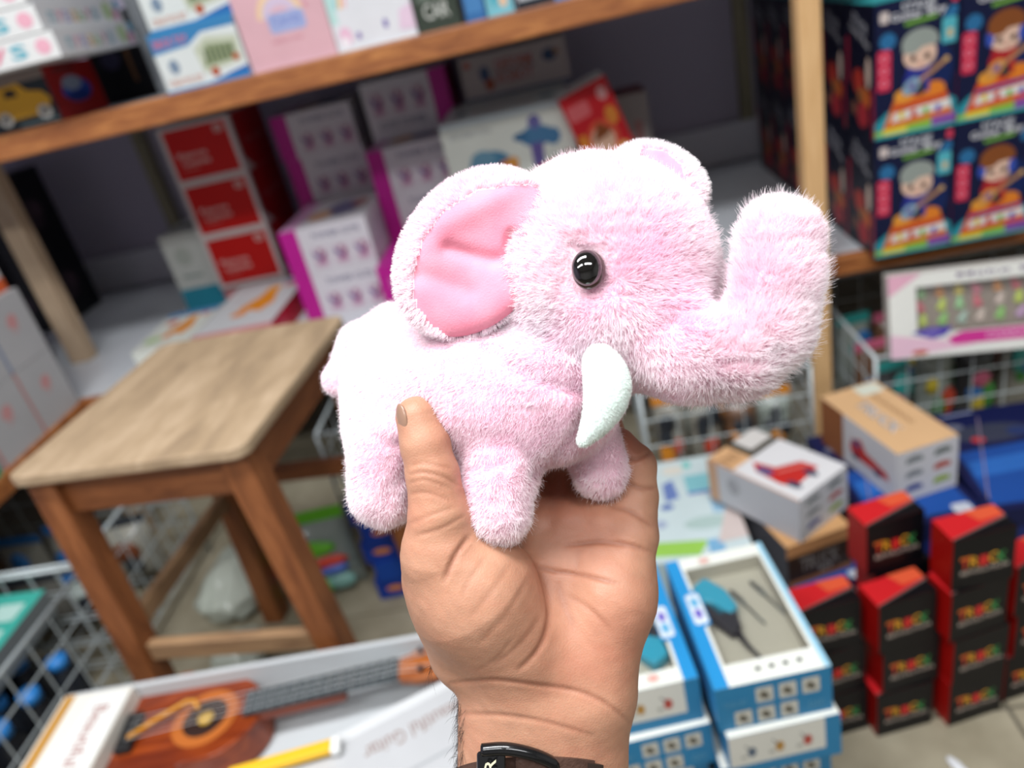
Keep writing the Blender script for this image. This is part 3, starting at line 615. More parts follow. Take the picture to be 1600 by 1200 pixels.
# ================================================================== boxes with a window
def window_box(name, label, loc, size, rotz, win, depth, cols, arts, tray_col, group=None, rot=None, holes=None, inner=None):
    """a carton whose top face (or front face once stood up) has a recessed tray behind a clear pane; win = x0, y0, x1, y1 as fractions"""
    w, d, h = size; R = empty(name, loc, rot or (0, 0, rotz)); tag(R, label, 'box', group)
    x0, y0, x1, y1 = (-w / 2 + win[0] * w, -d / 2 + win[1] * d, -w / 2 + win[2] * w, -d / 2 + win[3] * d)
    side = lambda n: lin(cols.get('front' if n.y < -0.5 else 'back' if n.y > 0.5 else 'right' if n.x > 0.5 else 'left' if n.x < -0.5 else 'all', cols['all']))
    mb = MB().box(0, 0, (h - depth) / 2, w, d, h - depth, side, 0.001)
    mb.box((-w / 2 + x0) / 2, 0, h - depth / 2, x0 + w / 2, d, depth, lambda n: lin(cols['frame']) if n.z > 0.5 else side(n) if n.x < -0.5 or abs(n.y) > 0.5 else lin(tray_col), 0)
    mb.box((w / 2 + x1) / 2, 0, h - depth / 2, w / 2 - x1, d, depth, lambda n: lin(cols['frame']) if n.z > 0.5 else side(n) if n.x > 0.5 or abs(n.y) > 0.5 else lin(tray_col), 0)
    mb.box((x0 + x1) / 2, (-d / 2 + y0) / 2, h - depth / 2, x1 - x0, y0 + d / 2, depth, lambda n: lin(cols['frame']) if n.z > 0.5 else side(n) if n.y < -0.5 else lin(tray_col), 0)
    mb.box((x0 + x1) / 2, (d / 2 + y1) / 2, h - depth / 2, x1 - x0, d / 2 - y1, depth, lambda n: lin(cols['frame']) if n.z > 0.5 else side(n) if n.y > 0.5 else lin(tray_col), 0)
    mb.build('body', mat_card(), R)
    MB().box((x0 + x1) / 2, (y0 + y1) / 2, h - depth + 0.001, x1 - x0 - 0.001, y1 - y0 - 0.001, 0.002, lin(tray_col)).build('tray', mat_card(), R)
    MB().box((x0 + x1) / 2, (y0 + y1) / 2, h - 0.0015, x1 - x0, y1 - y0, 0.0006).build('window_pane', mat_clear(), R)
    if arts:
        for face, a in arts.items():
            pm = MB(); art_onto(pm, a, *face_frame(face, w, d, h)); pm.build('print', mat_card(), R)
    return R
def xf(loc, rotz): return Matrix.Translation(loc) @ Matrix.Rotation(rotz, 4, 'Z')

# toy drill boxes: two stacks in front
def drill_front():
    a = Art().rect(0, 0, 1, 1, '#2a7fae')
    for r, y in ((0, 0.68), (1, 0.24)):
        for i in range(3): x = 0.42 + 0.2 * i - 0.2 * r; a.rrect(x - 0.075, y - 0.17, x + 0.075, y + 0.17, 0.02, '#c9c8bd').ell(x - 0.01, y, 0.035, 0.09, '#6f6a5c').ell(x + 0.02, y - 0.05, 0.02, 0.05, '#3e3c36')
    a.text('TOOL SET', 0.16, 0.62, 0.2, 0.12, '#5d9fc4').text('DIY', 0.86, 0.25, 0.14, 0.14, '#5d9fc4'); return a
def drill_front_white():
    a = Art().rect(0, 0, 1, 1, '#2a7fae').rect(0.0, 0.25, 0.86, 1, '#d9d9d0')
    for i, c in enumerate(('#5a6a7c', '#b98a3c', '#b9483c')): x = 0.2 + 0.25 * i; a.ell(x, 0.55, 0.04, 0.12, c).line(x - 0.06, 0.75, x, 0.55, 0.012, '#777').rect(x - 0.1, 0.42, x - 0.05, 0.5, '#b5b5ac')
    return a
def drill_top():
    a = Art().rect(0.0, 0.0, 0.13, 1, '#2b93d2').poly([(0.0, 0), (0.05, 0), (0.05, 0.4), (0.2, 0.44), (0.2, 0.70), (0.05, 0.74), (0.05, 1), (0, 1)], '#2b93d2').rrect(0.06, 0.45, 0.19, 0.69, 0.03, '#dfe8ee', 0.02).ell(0.125, 0.53, 0.035, 0.04, '#7466c4').ell(0.125, 0.62, 0.04, 0.04, '#6db4dc')
    a.ell(0.38, 0.945, 0.07, 0.035, '#d9d4cc').ell(0.38, 0.945, 0.045, 0.02, '#e4a79c')
    for i in range(4): a.ell(0.42 + 0.12 * i, 0.075, 0.025, 0.014, '#4a4c4a')
    a.rect(0.95, 0, 1.0, 1, '#9fd0e6'); return a
DCOL = {'all': '#2a86bd', 'frame': '#ecefe6', 'right': '#8cc3de', 'left': '#2b93d2'}
def drill_plain(face): return {'front': face}
M_TEAL = mat_plain('drill_teal', '#2fa3bd', 0.35, 0.5); M_DARK = mat_plain('drill_black', '#26282a', 0.45, 0.4); M_STEEL = mat_plain('bit_grey', '#6d736c', 0.4, 0.5, metal=0.6)
def drill_toys(base, flip, which):
    D = empty('toy_drill', base @ Vector((-0.022, 0.012, 0.0)), (0, 0, base.to_euler().z + flip)); tag(D, f'teal and black toy drill behind the window of the {which} drill box', 'toy')
    bevel_obj(MB().prism([(-0.020, 0.045), (0.0, 0.058), (0.018, 0.03), (0.024, 0.0), (0.012, -0.012), (-0.004, 0.012), (-0.018, 0.02)], 0, 0.018).build('body', M_TEAL, D), 0.004, 3)
    bevel_obj(MB().prism([(0.0, -0.005), (0.02, 0.002), (0.018, -0.03), (0.004, -0.038), (-0.016, 0.0), (-0.02, 0.022), (-0.008, 0.014)], 0.001, 0.016).build('handle', M_DARK, D), 0.004, 3)
    MB().tube([(0.012, -0.034, 0.008), (0.016, -0.055, 0.008), (0.026, -0.082, 0.008)], [0.004, 0.0026, 0.0015], 8).build('drill_bit', M_DARK, D)
    for j, (x, y) in enumerate(((0.012, 0.02), (0.04, 0.028))):
        p = base @ Vector((x, y, 0.004))
        T = empty('toy_screwdriver', p, (0, 0, base.to_euler().z + 0.25)); tag(T, f"small grey toy bit, {('beside the drill', 'far from the drill')[j]} in the {which} drill box", 'toy')
        MB().tube([(0, 0.03, 0), (0.002, 0.01, 0), (0.002, 0.0, 0)], [0.0025, 0.003, 0.0018], 8).build('grip', M_STEEL, T); MB().tube([(0.002, 0, 0), (0.004, -0.035, 0)], 0.0014, 6).build('shaft', M_STEEL, T)
for (sx, sy, ztop, rz, side, flip) in ((0.103, 0.688, 0.405, 0.105, 'right', 0.0), (-0.036, 0.70, 0.398, 0.115, 'left', math.pi)):
    n = 6; hh = 0.0665
    word = 'front' if side == 'right' else 'hidden'
    win = (0.16, 0.14, 0.92, 0.90)
    place = 'beside the black and red boxes' if side == 'right' else 'behind the wrist'
    z = ztop - hh
    window_box('toy_drill_box', f'blue-white drill box with window, topmost of the stack {place}', (sx, sy, z), (0.126, 0.208, hh), rz + flip, win, 0.024, DCOL,
               {'front': drill_front(), 'back': drill_front_white(), 'top': drill_top()}, '#c9c6b2', 'toy drill boxes')
    drill_toys(xf((sx, sy, z + hh - 0.0215), rz + flip), 0.0, ('upper right' if side == 'right' else 'wrist-side'))
    first = None; names = ('second', 'third', 'fourth', 'fifth', 'lowest')
    for k in range(1, n):
        zz = max(0.0005, z - k * (hh + 0.0004)); b = carton('toy_drill_box', f'blue-white drill box, {names[k - 1]} in the stack {place}', (sx + (0.004 if k % 2 else -0.003), sy + (-0.008 if k % 2 else 0.002), zz), (0.126, 0.208, hh if k < 5 else hh - 0.003), rz + (0.02 if k % 2 else -0.01),
                   {'all': '#2a86bd', 'top': '#e4e6dd', 'right': '#8cc3de'}, {'front': drill_front_white() if (k + (side == 'left')) % 2 else drill_front()}, 'toy drill boxes')

# ================================================================== black and red boxes
def cube_art():
    a = Art().rect(0, 0, 1, 1, '#0c0c11')
    for i, (ch, c) in enumerate(zip('TRICK', ('#e0482c', '#f5b030', '#d8302c', '#f8b83c', '#48a058'))): a.text(ch, 0.2 + 0.15 * i, 0.50 + 0.02 * (i % 2), 0.14, 0.20, c)
    a.rect(0.12, 0.60, 0.3, 0.64, '#d9792c').text('REVOLUTION', 0.52, 0.33, 0.76, 0.085, '#cfc0b4'); return a
CB = None
CW, CD, CHH = 0.086, 0.048, 0.0885
stacks = [(0.247, 0.830, 3, 'first column from the drill boxes'), (0.339, 0.828, 3, 'second column from the drill boxes'), (0.441, 0.830, 4, 'third column from the drill boxes'), (0.536, 0.862, 3, 'last column at the picture edge'),
          (0.349, 0.887, 4, 'column standing behind the front row')]
lv = {3: ('lowest', 'middle', 'top'), 4: ('lowest', 'second', 'third', 'top')}
rr = random.Random(3)
for (x, y, n, wh) in stacks:
    for k in range(n):
        j = rr.uniform(-0.008, 0.008) if k else 0; ro = math.radians(rr.uniform(-4, 4) + 12)
        CB_new = carton('puzzle_box', f'black and red lettered box, {lv[n][k]} of the {wh}', (x + j, y + rr.uniform(-0.003, 0.003), 0.0005 + k * (CHH + 0.0004)), (CW, CD, CHH), ro,
                        {'all': '#0c0c11', 'left': '#a8100c', 'right': '#a8100c', 'top': '#cf2228'}, {'front': cube_art(), 'top': Art().poly([(0, 0), (1, 0), (1, 0.5), (0, 0.02)], '#0c0c10').poly([(0, 0.02), (1, 0.44), (1, 0.52), (0, 0.06)], '#6a5c58').poly([(0.6, 0.5), (1, 0.55), (1, 1), (0.5, 1)], '#dd5a38')}, 'black and red puzzle boxes', share=CB)
        CB = CB or CB_new

# ================================================================== toy truck boxes and what they lie on
def truck(a, x, y, s, c='#c8302c', r=0):
    q = Art().poly([(0, 0.3), (0.05, 0.75), (0.3, 0.95), (0.42, 0.6), (0.95, 0.42), (1, 0.15), (0.6, 0.12), (0.1, 0.1)], c).ell(0.18, 0.66, 0.12, 0.14, '#5a5a86').ell(0.16, 0.14, 0.1, 0.12, '#39425c').ell(0.72, 0.14, 0.1, 0.12, '#39425c').line(0.3, 0.5, 0.9, 0.3, 0.05, '#d8746c')
    return a.shift(q, x - s / 2, y - s / 2, x + s / 2, y + s / 2)
def six(a=None):
    a = a or Art().rect(0, 0, 1, 1, '#d4d4d8')
    for i, c in enumerate(('#7d8486', '#6b7470', '#848a90', '#b8503c', '#3f4f94', '#98b03c')):
        x, y = (0.28 if i % 2 == 0 else 0.74), 0.80 - 0.28 * (i // 2); a.poly([(x - 0.14, y - 0.06), (x + 0.15, y - 0.04), (x + 0.13, y + 0.05), (x - 0.02, y + 0.08), (x - 0.13, y + 0.04)], c)
    return a
a = Art().rect(0, 0, 1, 1, '#e3b98a').text('TRUCK', 0.4, 0.5, 0.5, 0.2, '#e7e7ea', -90).text('TRUCK', 0.385, 0.51, 0.5, 0.2, '#8e9196', -90).text('ENGINEERING', 0.7, 0.55, 0.5, 0.08, '#8f6238', -90).rrect(0.55, 0.82, 0.95, 0.98, 0.03, '#dfe4d4')
tb = carton('toy_truck_box', 'peach topped toy truck box standing on the navy boxes', (0.467, 1.20, 0.1995), (0.112, 0.223, 0.102), math.radians(14), {'all': '#d9d9dc', 'top': '#e3b98a', 'right': '#d9d9dc'},
       {'front': six(), 'left': truck(Art().rect(0.75, 0, 1, 1, '#e3b98a') if False else Art().rect(0, 0, 0.32, 1, '#9a5f3a'), 0.66, 0.5, 0.5), 'top': a}, 'toy truck boxes')
a = Art().rect(0, 0, 1, 1, '#e2e2e4').rect(0, 0.70, 1, 1, '#4a463c').rect(0.04, 0.70, 0.42, 1, '#dcae80').text('TRUCK', 0.22, 0.84, 0.3, 0.12, '#7a5636').rect(0.55, 0.78, 1, 1, '#d9d6d2').rect(0, 0, 0.02, 1, '#d8a07c')
a = truck(a, 0.46, 0.38, 0.6)
carton('toy_truck_box', 'white topped toy truck box with red truck, tipped beside the blue stack', (0.2505, 1.113, 0.216), (0.124, 0.192, 0.084), math.radians(36.5), {'all': '#d4d4d8', 'top': '#e2e2e4', 'left': '#c5c6cc'},
       {'front': six(), 'top': a, 'left': Art().rect(0, 0, 0.12, 1, '#c9a284').ell(0.3, 0.6, 0.07, 0.2, '#a8a8ae')}, 'toy truck boxes')
a = Art().rect(0, 0, 1, 1, '#3a2a22').rect(0, 0.72, 1, 1, '#c28a5c').text('TRUCK', 0.5, 0.46, 0.6, 0.34, '#8d8682').rect(0, 0, 1, 0.14, '#a06a44').text('KIT', 0.6, 0.22, 0.2, 0.12, '#b9b4ae')
carton('toy_truck_box', 'dark and orange truck box lying beneath the white topped truck box', (0.262, 1.105, 0.128), (0.118, 0.2, 0.0875), math.radians(16), {'all': '#4b3a30', 'top': '#d0a06e', 'left': '#55565c'}, {'front': a}, 'toy truck boxes')
def navy_art(v):
    a = Art().rect(0, 0, 1, 1, '#141c4c').poly([(0.06, 0.05), (0.94, 0.05), (0.9, 0.6), (0.1, 0.55)], '#1c4fa0').poly([(0.1, 0.3), (0.9, 0.35), (0.86, 0.5), (0.12, 0.45)], '#2c6cc0').ell(0.5, 0.72, 0.34, 0.10, '#3a3f52').ell(0.35, 0.66, 0.06, 0.03, '#c23838').ell(0.2, 0.82, 0.12, 0.04, '#6a6e80').ell(0.72, 0.7, 0.1, 0.05, '#2a3a6a').line(0.06, 0.1, 0.5, 0.9, 0.012, '#8a7a8c').line(0.2, 0.95, 0.5, 0.97, 0.02, '#8f97b4').rrect(0.75, 0.02, 0.92, 0.10, 0.03, '#c9ced8'); return a
for (x, y, w, d, r, z, h, lab, v) in ((0.462, 1.175, 0.18, 0.30, 4, 0.0995, 0.0985, 'navy toy vehicle box under the peach topped truck box, upper of two', 0), (0.462, 1.175, 0.18, 0.30, 4, 0.0005, 0.0985, 'navy toy vehicle box under the peach topped truck box, lower of two', 1),
                                    (0.67, 1.175, 0.20, 0.30, -2, 0.0995, 0.0985, 'navy toy vehicle box at the picture edge, upper of two', 0), (0.67, 1.175, 0.20, 0.30, 0, 0.0005, 0.0985, 'navy toy vehicle box at the picture edge, lower of two', 1),
                                    (0.278, 1.10, 0.14, 0.24, 12, 0.0005, 0.127, 'navy box at the bottom beneath the truck boxes beside the blue stack', 0)):
    carton('navy_toy_box', lab, (x, y, z), (w, d, h), math.radians(r), '#121a46', {'top': navy_art(v), 'front': Art().rect(0.1, 0.2, 0.7, 0.6, '#1c2c6c').rrect(0.75, 0.4, 0.92, 0.9, 0.03, '#c9ced8')}, 'navy toy vehicle boxes')
a = Art().rect(0, 0, 1, 1, '#cfe0e2').poly([(0.0, 0.06), (0.5, 0.02), (0.62, 0.14), (0.1, 0.18)], '#9ccf5a').poly([(0.3, 0.55), (0.45, 0.58), (0.42, 0.78), (0.3, 0.74)], '#6f86c0').ell(0.3, 0.5, 0.07, 0.03, '#5f78b8').rect(0.55, 0.62, 0.95, 0.8, '#8ccbd4').rect(0.55, 0.59, 0.95, 0.62, '#6b7fc0').rect(0.75, 0.38, 0.92, 0.58, '#9cc4de').ell(0.68, 0.3, 0.26, 0.06, '#b4ccc8').ell(0.2, 0.34, 0.06, 0.04, '#aab8d0').rect(0.6, 0.02, 0.75, 0.14, '#7fb4d8').ell(0.45, 0.88, 0.12, 0.05, '#e0dcd0').ell(0.62, 0.92, 0.05, 0.04, '#7fcfc8').poly([(0.7, 0.1), (1, 0.12), (1, 0.5), (0.9, 0.45)], '#d8c9c4')
for k in range(2):
    carton('light_blue_box', 'pale blue toy gun box behind the drill boxes, ' + ('upper', 'lower')[k] + ' of two', (0.099, 1.165, 0.1005 - 0.1 * k), (0.175, 0.295, 0.0995), 0.0, '#c3dade', {'top': a, 'right': Art().rect(0, 0, 1, 1, '#b9b4ae')}, 'pale blue boxes')

# ================================================================== the ukulele in its open box
UK_L, UK_R = Vector((-0.5356, 0.6918, 0.0)), math.radians(2.5)
M_UKE = mat_wood('ukulele_wood', '#5e1f0c', '#a24a1c', (4, 26, 26), 0.28, '#7f3212')
M_UKE2 = mat_wood('ukulele_head_wood', '#8a451c', '#b96a30', (4, 30, 30), 0.4)
M_CARD = mat_plain('grey_card', '#c3c8ca', 0.5, 0.3)
UB = empty('ukulele_box', (UK_L.x, UK_L.y, 0.215), (0, 0, UK_R)); tag(UB, 'open white tray box holding the brown toy ukulele', 'box', 'ukulele boxes')
L_, Wd, Hh = 0.72, 0.26, 0.085
MB().box(0, 0, 0.002, L_, Wd, 0.004, lin('#b9bec0')).build('tray_floor', M_CARD, UB)
for s in (-1, 1): MB().box(0, s * (Wd / 2 - 0.004), Hh / 2, L_, 0.008, Hh, lin('#d5d9da'), 0.002).build('tray_wall', M_CARD, UB)
MB().box(L_ / 2 - 0.004, 0, Hh / 2, 0.008, Wd - 0.016, Hh, (1, 1, 1, 1), 0.002).build('tray_wall', M_CARD, UB)
MB().box(-L_ / 2 + 0.0575, 0, Hh / 2 + 0.004, 0.115, Wd - 0.017, Hh, lin('#e3e0d4'), 0.003).build('end_panel', mat_plain('cream_card', '#e2e0d6', 0.45), UB)
pm = MB(); a = Art().rect(0.05, 0, 0.20, 1, '#c9964a').rrect(0.46, 0.03, 0.98, 0.97, 0.08, '#f4f6f2').text('Beautiful Music', 0.70, 0.5, 0.75, 0.20, '#b98a84', -90)
a.items[-1] = (np.stack([0.70 + (a.items[-1][0][:, 0] - 0.70) * 1.0, a.items[-1][0][:, 1]], 1), a.items[-1][1], a.items[-1][2])
art_onto(pm, a, (-L_ / 2, -Wd / 2 + 0.009, Hh + 0.004 + Hh / 2 - Hh / 2), (0.115, 0, 0), (0, Wd - 0.018, 0)); pm.build('print', mat_card(), UB)

UKE = empty('ukulele', (-0.690, 0.742, 0.221), (0, 0, math.radians(7.5))); UKE.scale = (1.06, 1.06, 1.06); tag(UKE, 'brown toy ukulele with black fretboard lying in its box', 'ukulele')
def uke_outline(n=64):
    p = []
    for i in range(n):
        t = 2 * math.pi * i / n; x = math.cos(t); y = math.sin(t)
        r = 0.112 * x; hw = 0.104 if x < 0 else 0.080
        waist = 1 - 0.16 * math.exp(-((x - 0.18) / 0.28) ** 2); p.append((r, hw * y * waist))
    return p
bd = bevel_obj(MB().prism(uke_outline(), 0.0, 0.052).build('body', M_UKE, UKE), 0.003)
sh_ = [(0.022 * math.cos(2 * math.pi * k / 28), 0.022 * math.sin(2 * math.pi * k / 28)) for k in range(28)]
def ring(r0, r1, z0, z1, n=36):
    vs = []; fs = []
    for k in range(n):
        t = 2 * math.pi * k / n
        for r, z in ((r0, z0), (r1, z0), (r1, z1), (r0, z1)): vs.append((0.032 + r * math.cos(t), r * math.sin(t), z))
    for k in range(n):
        m = (k + 1) % n
        for q in range(4): fs.append((k * 4 + q, k * 4 + (q + 1) % 4, m * 4 + (q + 1) % 4, m * 4 + q))
    return MB().add(vs, fs)
ring(0.031, 0.046, 0.0525, 0.0535).build('rosette', mat_plain('rosette_orange', '#b5652a', 0.4), UKE)
MB().prism([(0.032 + x * 1.45, y * 1.45) for x, y in sh_], 0.0522, 0.0528).build('sound_hole', mat_plain('hole_dark', '#2a130a', 0.8), UKE)
MB().lathe([(0.0, 0.0), (0.011, 0.0), (0.011, 0.003), (0.0, 0.0035)], 18, M=Matrix.Translation((0.034, -0.002, 0.053))).build('label_sticker', mat_plain('sticker_gold', '#c9a13a', 0.4), UKE)
bevel_obj(MB().box(-0.072, 0, 0.058, 0.022, 0.062, 0.011).build('bridge', mat_plain('bridge_black', '#1e1f20', 0.5), UKE))
bevel_obj(MB().box(0.165, 0, 0.048, 0.13, 0.034, 0.020).build('neck', M_UKE, UKE), 0.004)
fb = bevel_obj(MB().box(0.198, 0, 0.0605, 0.215, 0.039, 0.005).build('fretboard', mat_plain('fretboard_grey', '#3b4347', 0.45), UKE), 0.001)
for k in range(13): MB().box(0.098 + 0.016 * k, 0, 0.0636, 0.0014, 0.039, 0.0016).build('fret', mat_plain('fret_silver', '#aab2b4', 0.3, metal=0.8), fb)
bevel_obj(MB().prism([(0.305, -0.017), (0.33, -0.026), (0.40, -0.03), (0.412, -0.015), (0.405, 0.0), (0.412, 0.015), (0.40, 0.03), (0.33, 0.026), (0.305, 0.017)], 0.046, 0.060).build('headstock', M_UKE2, UKE), 0.003)
for s in (-1, 1):
    for x in (0.338, 0.382):
        pg = MB().lathe([(0.0, 0.0), (0.0035, 0.0), (0.0035, 0.012), (0.0, 0.013)], 10, M=Matrix.Translation((x, s * 0.016, 0.058))); pg.build('tuning_peg', mat_plain('peg_dark', '#2b3038', 0.35), UKE)
for k in range(4):
    y = -0.0135 + 0.009 * k; MB().tube([(-0.07, y * 1.3, 0.0655), (0.305, y, 0.0665), (0.338 if k in (0, 3) else 0.382, (-0.016 if k < 2 else 0.016), 0.063)], 0.0005, 5).build('string', mat_plain('string_white', '#d8dcdc', 0.3), UKE)
MB().tube([(-0.066, -0.016, 0.0665), (-0.03, 0.004, 0.068), (0.006, 0.022, 0.0685), (0.018, 0.020, 0.0685), (0.026, 0.006, 0.066)], 0.0032, 8).build('strum_strap', mat_plain('strap_gold', '#c98a30', 0.45), UKE)['label'] = 'bent golden yellow strip'
# boxes under it and the closed one lying across in front
def uke_side():
    return Art().rect(0, 0, 1, 1, '#cfd2d4').text('Beautiful Guitar', 0.7, 0.6, 0.4, 0.4, '#a98f88', 180).rect(0.05, 0.1, 0.3, 0.2, '#c0b9b4')
for k in range(2):
    carton('ukulele_box', 'closed white ukulele box under the open one, ' + ('upper', 'lower')[k], (UK_L.x - 0.0, UK_L.y, 0.095 - 0.0945 * k), (0.72, 0.26, 0.094), UK_R, '#cfd2d4', {'front': uke_side()}, 'ukulele boxes')
# ================================================================== closed ukulele box lying across, with its handle
U2 = Vector((-0.366, 0.637, 0)); r2 = math.radians(26); c2, s2 = math.cos(r2), math.sin(r2)
ctr = U2 + Vector((-s2 * -0.11 * -1, c2 * -0.11, 0)) if False else Vector((U2.x + 0.11 * s2, U2.y - 0.11 * c2, 0.3025))
a = Art().rect(0, 0, 1, 1, '#c9cbcd').rect(0, 0.93, 1, 1, '#dfe2e3').text('Beautiful Guitar', 0.62, 0.78, 0.30, 0.10, '#a4928d', 180).text('Beautiful Guitar', 0.62, 0.36, 0.30, 0.10, '#b0a29e', 180).rect(0, 0.54, 1, 0.56, '#b4b7ba')
ub2 = carton('ukulele_box', 'white ukulele box with pale lettering lying across in front of the open one', (ctr.x, ctr.y, 0.3025), (0.42, 0.22, 0.055), r2, '#c9cbcd', {'top': a}, 'ukulele boxes')
hd = empty('carry_handle', (-0.455, 0.585, 0.362), (0, 0, math.radians(11)));
hd.parent = ub2; hd.matrix_parent_inverse = (Matrix.Translation((ctr.x, ctr.y, 0.3025)) @ Matrix.Rotation(r2, 4, 'Z')).inverted()
bevel_obj(MB().box(0, 0, 0.007, 0.125, 0.017, 0.011).build('grip', mat_plain('handle_yellow', '#e8b62a', 0.4), hd), 0.003, 3); hd['label'] = 'yellow carrying handle'
bevel_obj(MB().box(0.066, 0, 0.006, 0.012, 0.021, 0.012).build('handle_end', mat_plain('handle_white', '#e6e8e6', 0.4), hd), 0.003, 3)

# ================================================================== the pink and white window box on the basket rim
DB = (0.555, 1.455, 0.304)
rotm = (math.radians(90 - 12), 0, math.radians(-12))
wpos = Matrix.Translation((0.742, 1.402, 0.290)) @ Matrix.Rotation(math.radians(-10), 4, 'Z') @ Matrix.Rotation(math.radians(76), 4, 'X')
a = Art().poly([(0, 0.75), (0.16, 1), (0, 1)], '#e6b0c4').poly([(0, 0), (0.4, 0.1), (0.3, 0.16), (0.0, 0.3)], '#e9c3d4').poly([(0.3, 0.12), (1, 0.12), (1, 0.26), (0.34, 0.27), (0.27, 0.2)], '#d23a94').text('CHARACTERISTIC', 0.66, 0.195, 0.42, 0.06, '#ecc3dc')
a.text('Make Beauty', 0.62, 0.925, 0.6, 0.06, '#6a4f80').poly([(0.10, 0.3), (0.18, 0.35), (0.30, 0.34), (0.26, 0.24), (0.2, 0.21)], '#5548a8').text('NEW', 0.2, 0.29, 0.08, 0.04, '#a89ad0').ell(0.14, 0.06, 0.04, 0.03, '#c2502c').rect(0, 0, 1, 0.0, '#fff')
DBX = window_box('doll_set_box', 'white and pink window box of tiny doll pieces leaning on the wire basket', (0, 0, 0), (0.37, 0.165, 0.05), 0, (0.13, 0.28, 0.97, 0.84), 0.03, {'all': '#e3e2dc', 'frame': '#e8e9e2'}, {'top': a}, '#a5988c', None)
DBX.matrix_basis = wpos @ Matrix.Translation((0, 0.0825, 0))
cols6 = ['#c8dc5a', '#e58aa0', '#9fd89a', '#e9a05c', '#8fd06c', '#d86a7a', '#e8d870', '#c7a0cc', '#a9c8b8', '#d9c8bc']
_pz = {}
rr = random.Random(8); k = 0
for iy in range(3):
    for ix in range(9):
        c = cols6[(ix * 3 + iy * 5 + rr.randrange(3)) % len(cols6)]
        if c not in _pz:
            me = MB().lathe([(0.0, 0.0), (0.006, 0.001), (0.0075, 0.006), (0.004, 0.010), (0.0055, 0.014), (0.003, 0.018), (0.0, 0.019)], 10).mesh('doll_piece'); me.materials.append(mat_plain('piece_' + c[1:], c, 0.4)); _pz[c] = me
        col_i, row_i = ('first second third fourth fifth sixth seventh eighth ninth'.split()[ix], ('bottom', 'middle', 'top')[iy])
        M = DBX.matrix_basis @ Matrix.Translation((-0.185 + 0.37 * (0.17 + 0.09 * ix), -0.0825 + 0.165 * (0.33 + 0.17 * iy), 0.0225)) @ Matrix.Rotation(rr.uniform(-0.5, 0.5), 4, 'Z') @ Matrix.Rotation(math.radians(-90), 4, 'X') @ Matrix.Diagonal((1.25, 0.8, 1.35, 1))
        o = put('doll_piece', _pz[c]); o.matrix_basis = M; tag(o, f'tiny plastic doll piece, {col_i} of the {row_i} row in the pink window box', 'toy', 'doll pieces in the window box')

# ================================================================== what the baskets hold
def bottle(label, loc, body, cap, h=0.15, r=0.026, rot=(0, 0, 0), group=None):
    B = empty('bottle', loc, rot); tag(B, label, 'bottle', group)
    MB().lathe([(0, 0), (r * 0.95, 0.0), (r, 0.006), (r, h * 0.68), (r * 0.45, h * 0.82), (r * 0.42, h * 0.86), (0, h * 0.86)], 16).build('bottle_body', mat_plain('bottle_' + body[1:], body, 0.25, 0.5), B)
    MB().lathe([(0, h * 0.84), (r * 0.62, h * 0.84), (r * 0.62, h), (0, h)], 16).build('cap', mat_plain('cap_' + cap[1:], cap, 0.35), B)
    return B
rr = random.Random(21); n = 0
adj = ['blue-capped', 'orange-capped']
spots = []
for i in range(7):
    for j in range(6): spots.append((-1.575 + 0.076 * i, 0.61 + 0.082 * j))
rowsn = ['nearest', 'second', 'third', 'fourth', 'fifth', 'farthest']; colsn = ['outermost', 'second', 'third', 'fourth', 'fifth', 'sixth', 'innermost']
for idx, (x, y) in enumerate(spots):
    i, j = divmod(idx, 6)
    o = j < 2; cap = '#e0862e' if o and rr.random() < 0.7 else '#2f7fc8' if rr.random() < 0.75 else '#dfe3e4'
    word = {'#e0862e': 'orange', '#2f7fc8': 'blue', '#dfe3e4': 'white'}[cap]
    bottle(f'dark bottle with {word} cap, {rowsn[j]} row, {colsn[i]} column of the near basket', (x + rr.uniform(-0.004, 0.004), y, 0.046), rr.choice(['#16181c', '#1c2026', '#22303a', '#2c2a26']), cap, 0.13 + rr.uniform(0, 0.03), 0.030, (0, 0, 0), 'bottles in the near wire basket')
a = Art().rect(0, 0, 1, 1, '#46b7a8').rrect(0.08, 0.55, 0.40, 0.9, 0.03, '#cfe6e0').rect(0.5, 0.1, 0.56, 0.9, '#8fd8cc').rrect(0.62, 0.2, 0.9, 0.42, 0.03, '#d8ece6').rrect(0.62, 0.5, 0.9, 0.62, 0.03, '#bfe4dc').rrect(0.62, 0.7, 0.9, 0.88, 0.03, '#bfe4dc').rrect(0.1, 0.12, 0.42, 0.42, 0.03, '#3aa396')
carton('teal_box', 'teal box with white panels lying on the bottles in the near basket', (-1.255, 0.985, 0.212), (0.20, 0.27, 0.06), 0.02, {'all': '#3fb3a4', 'right': '#7d8486'}, {'top': a}, rot=(0, math.radians(3), 0.03))
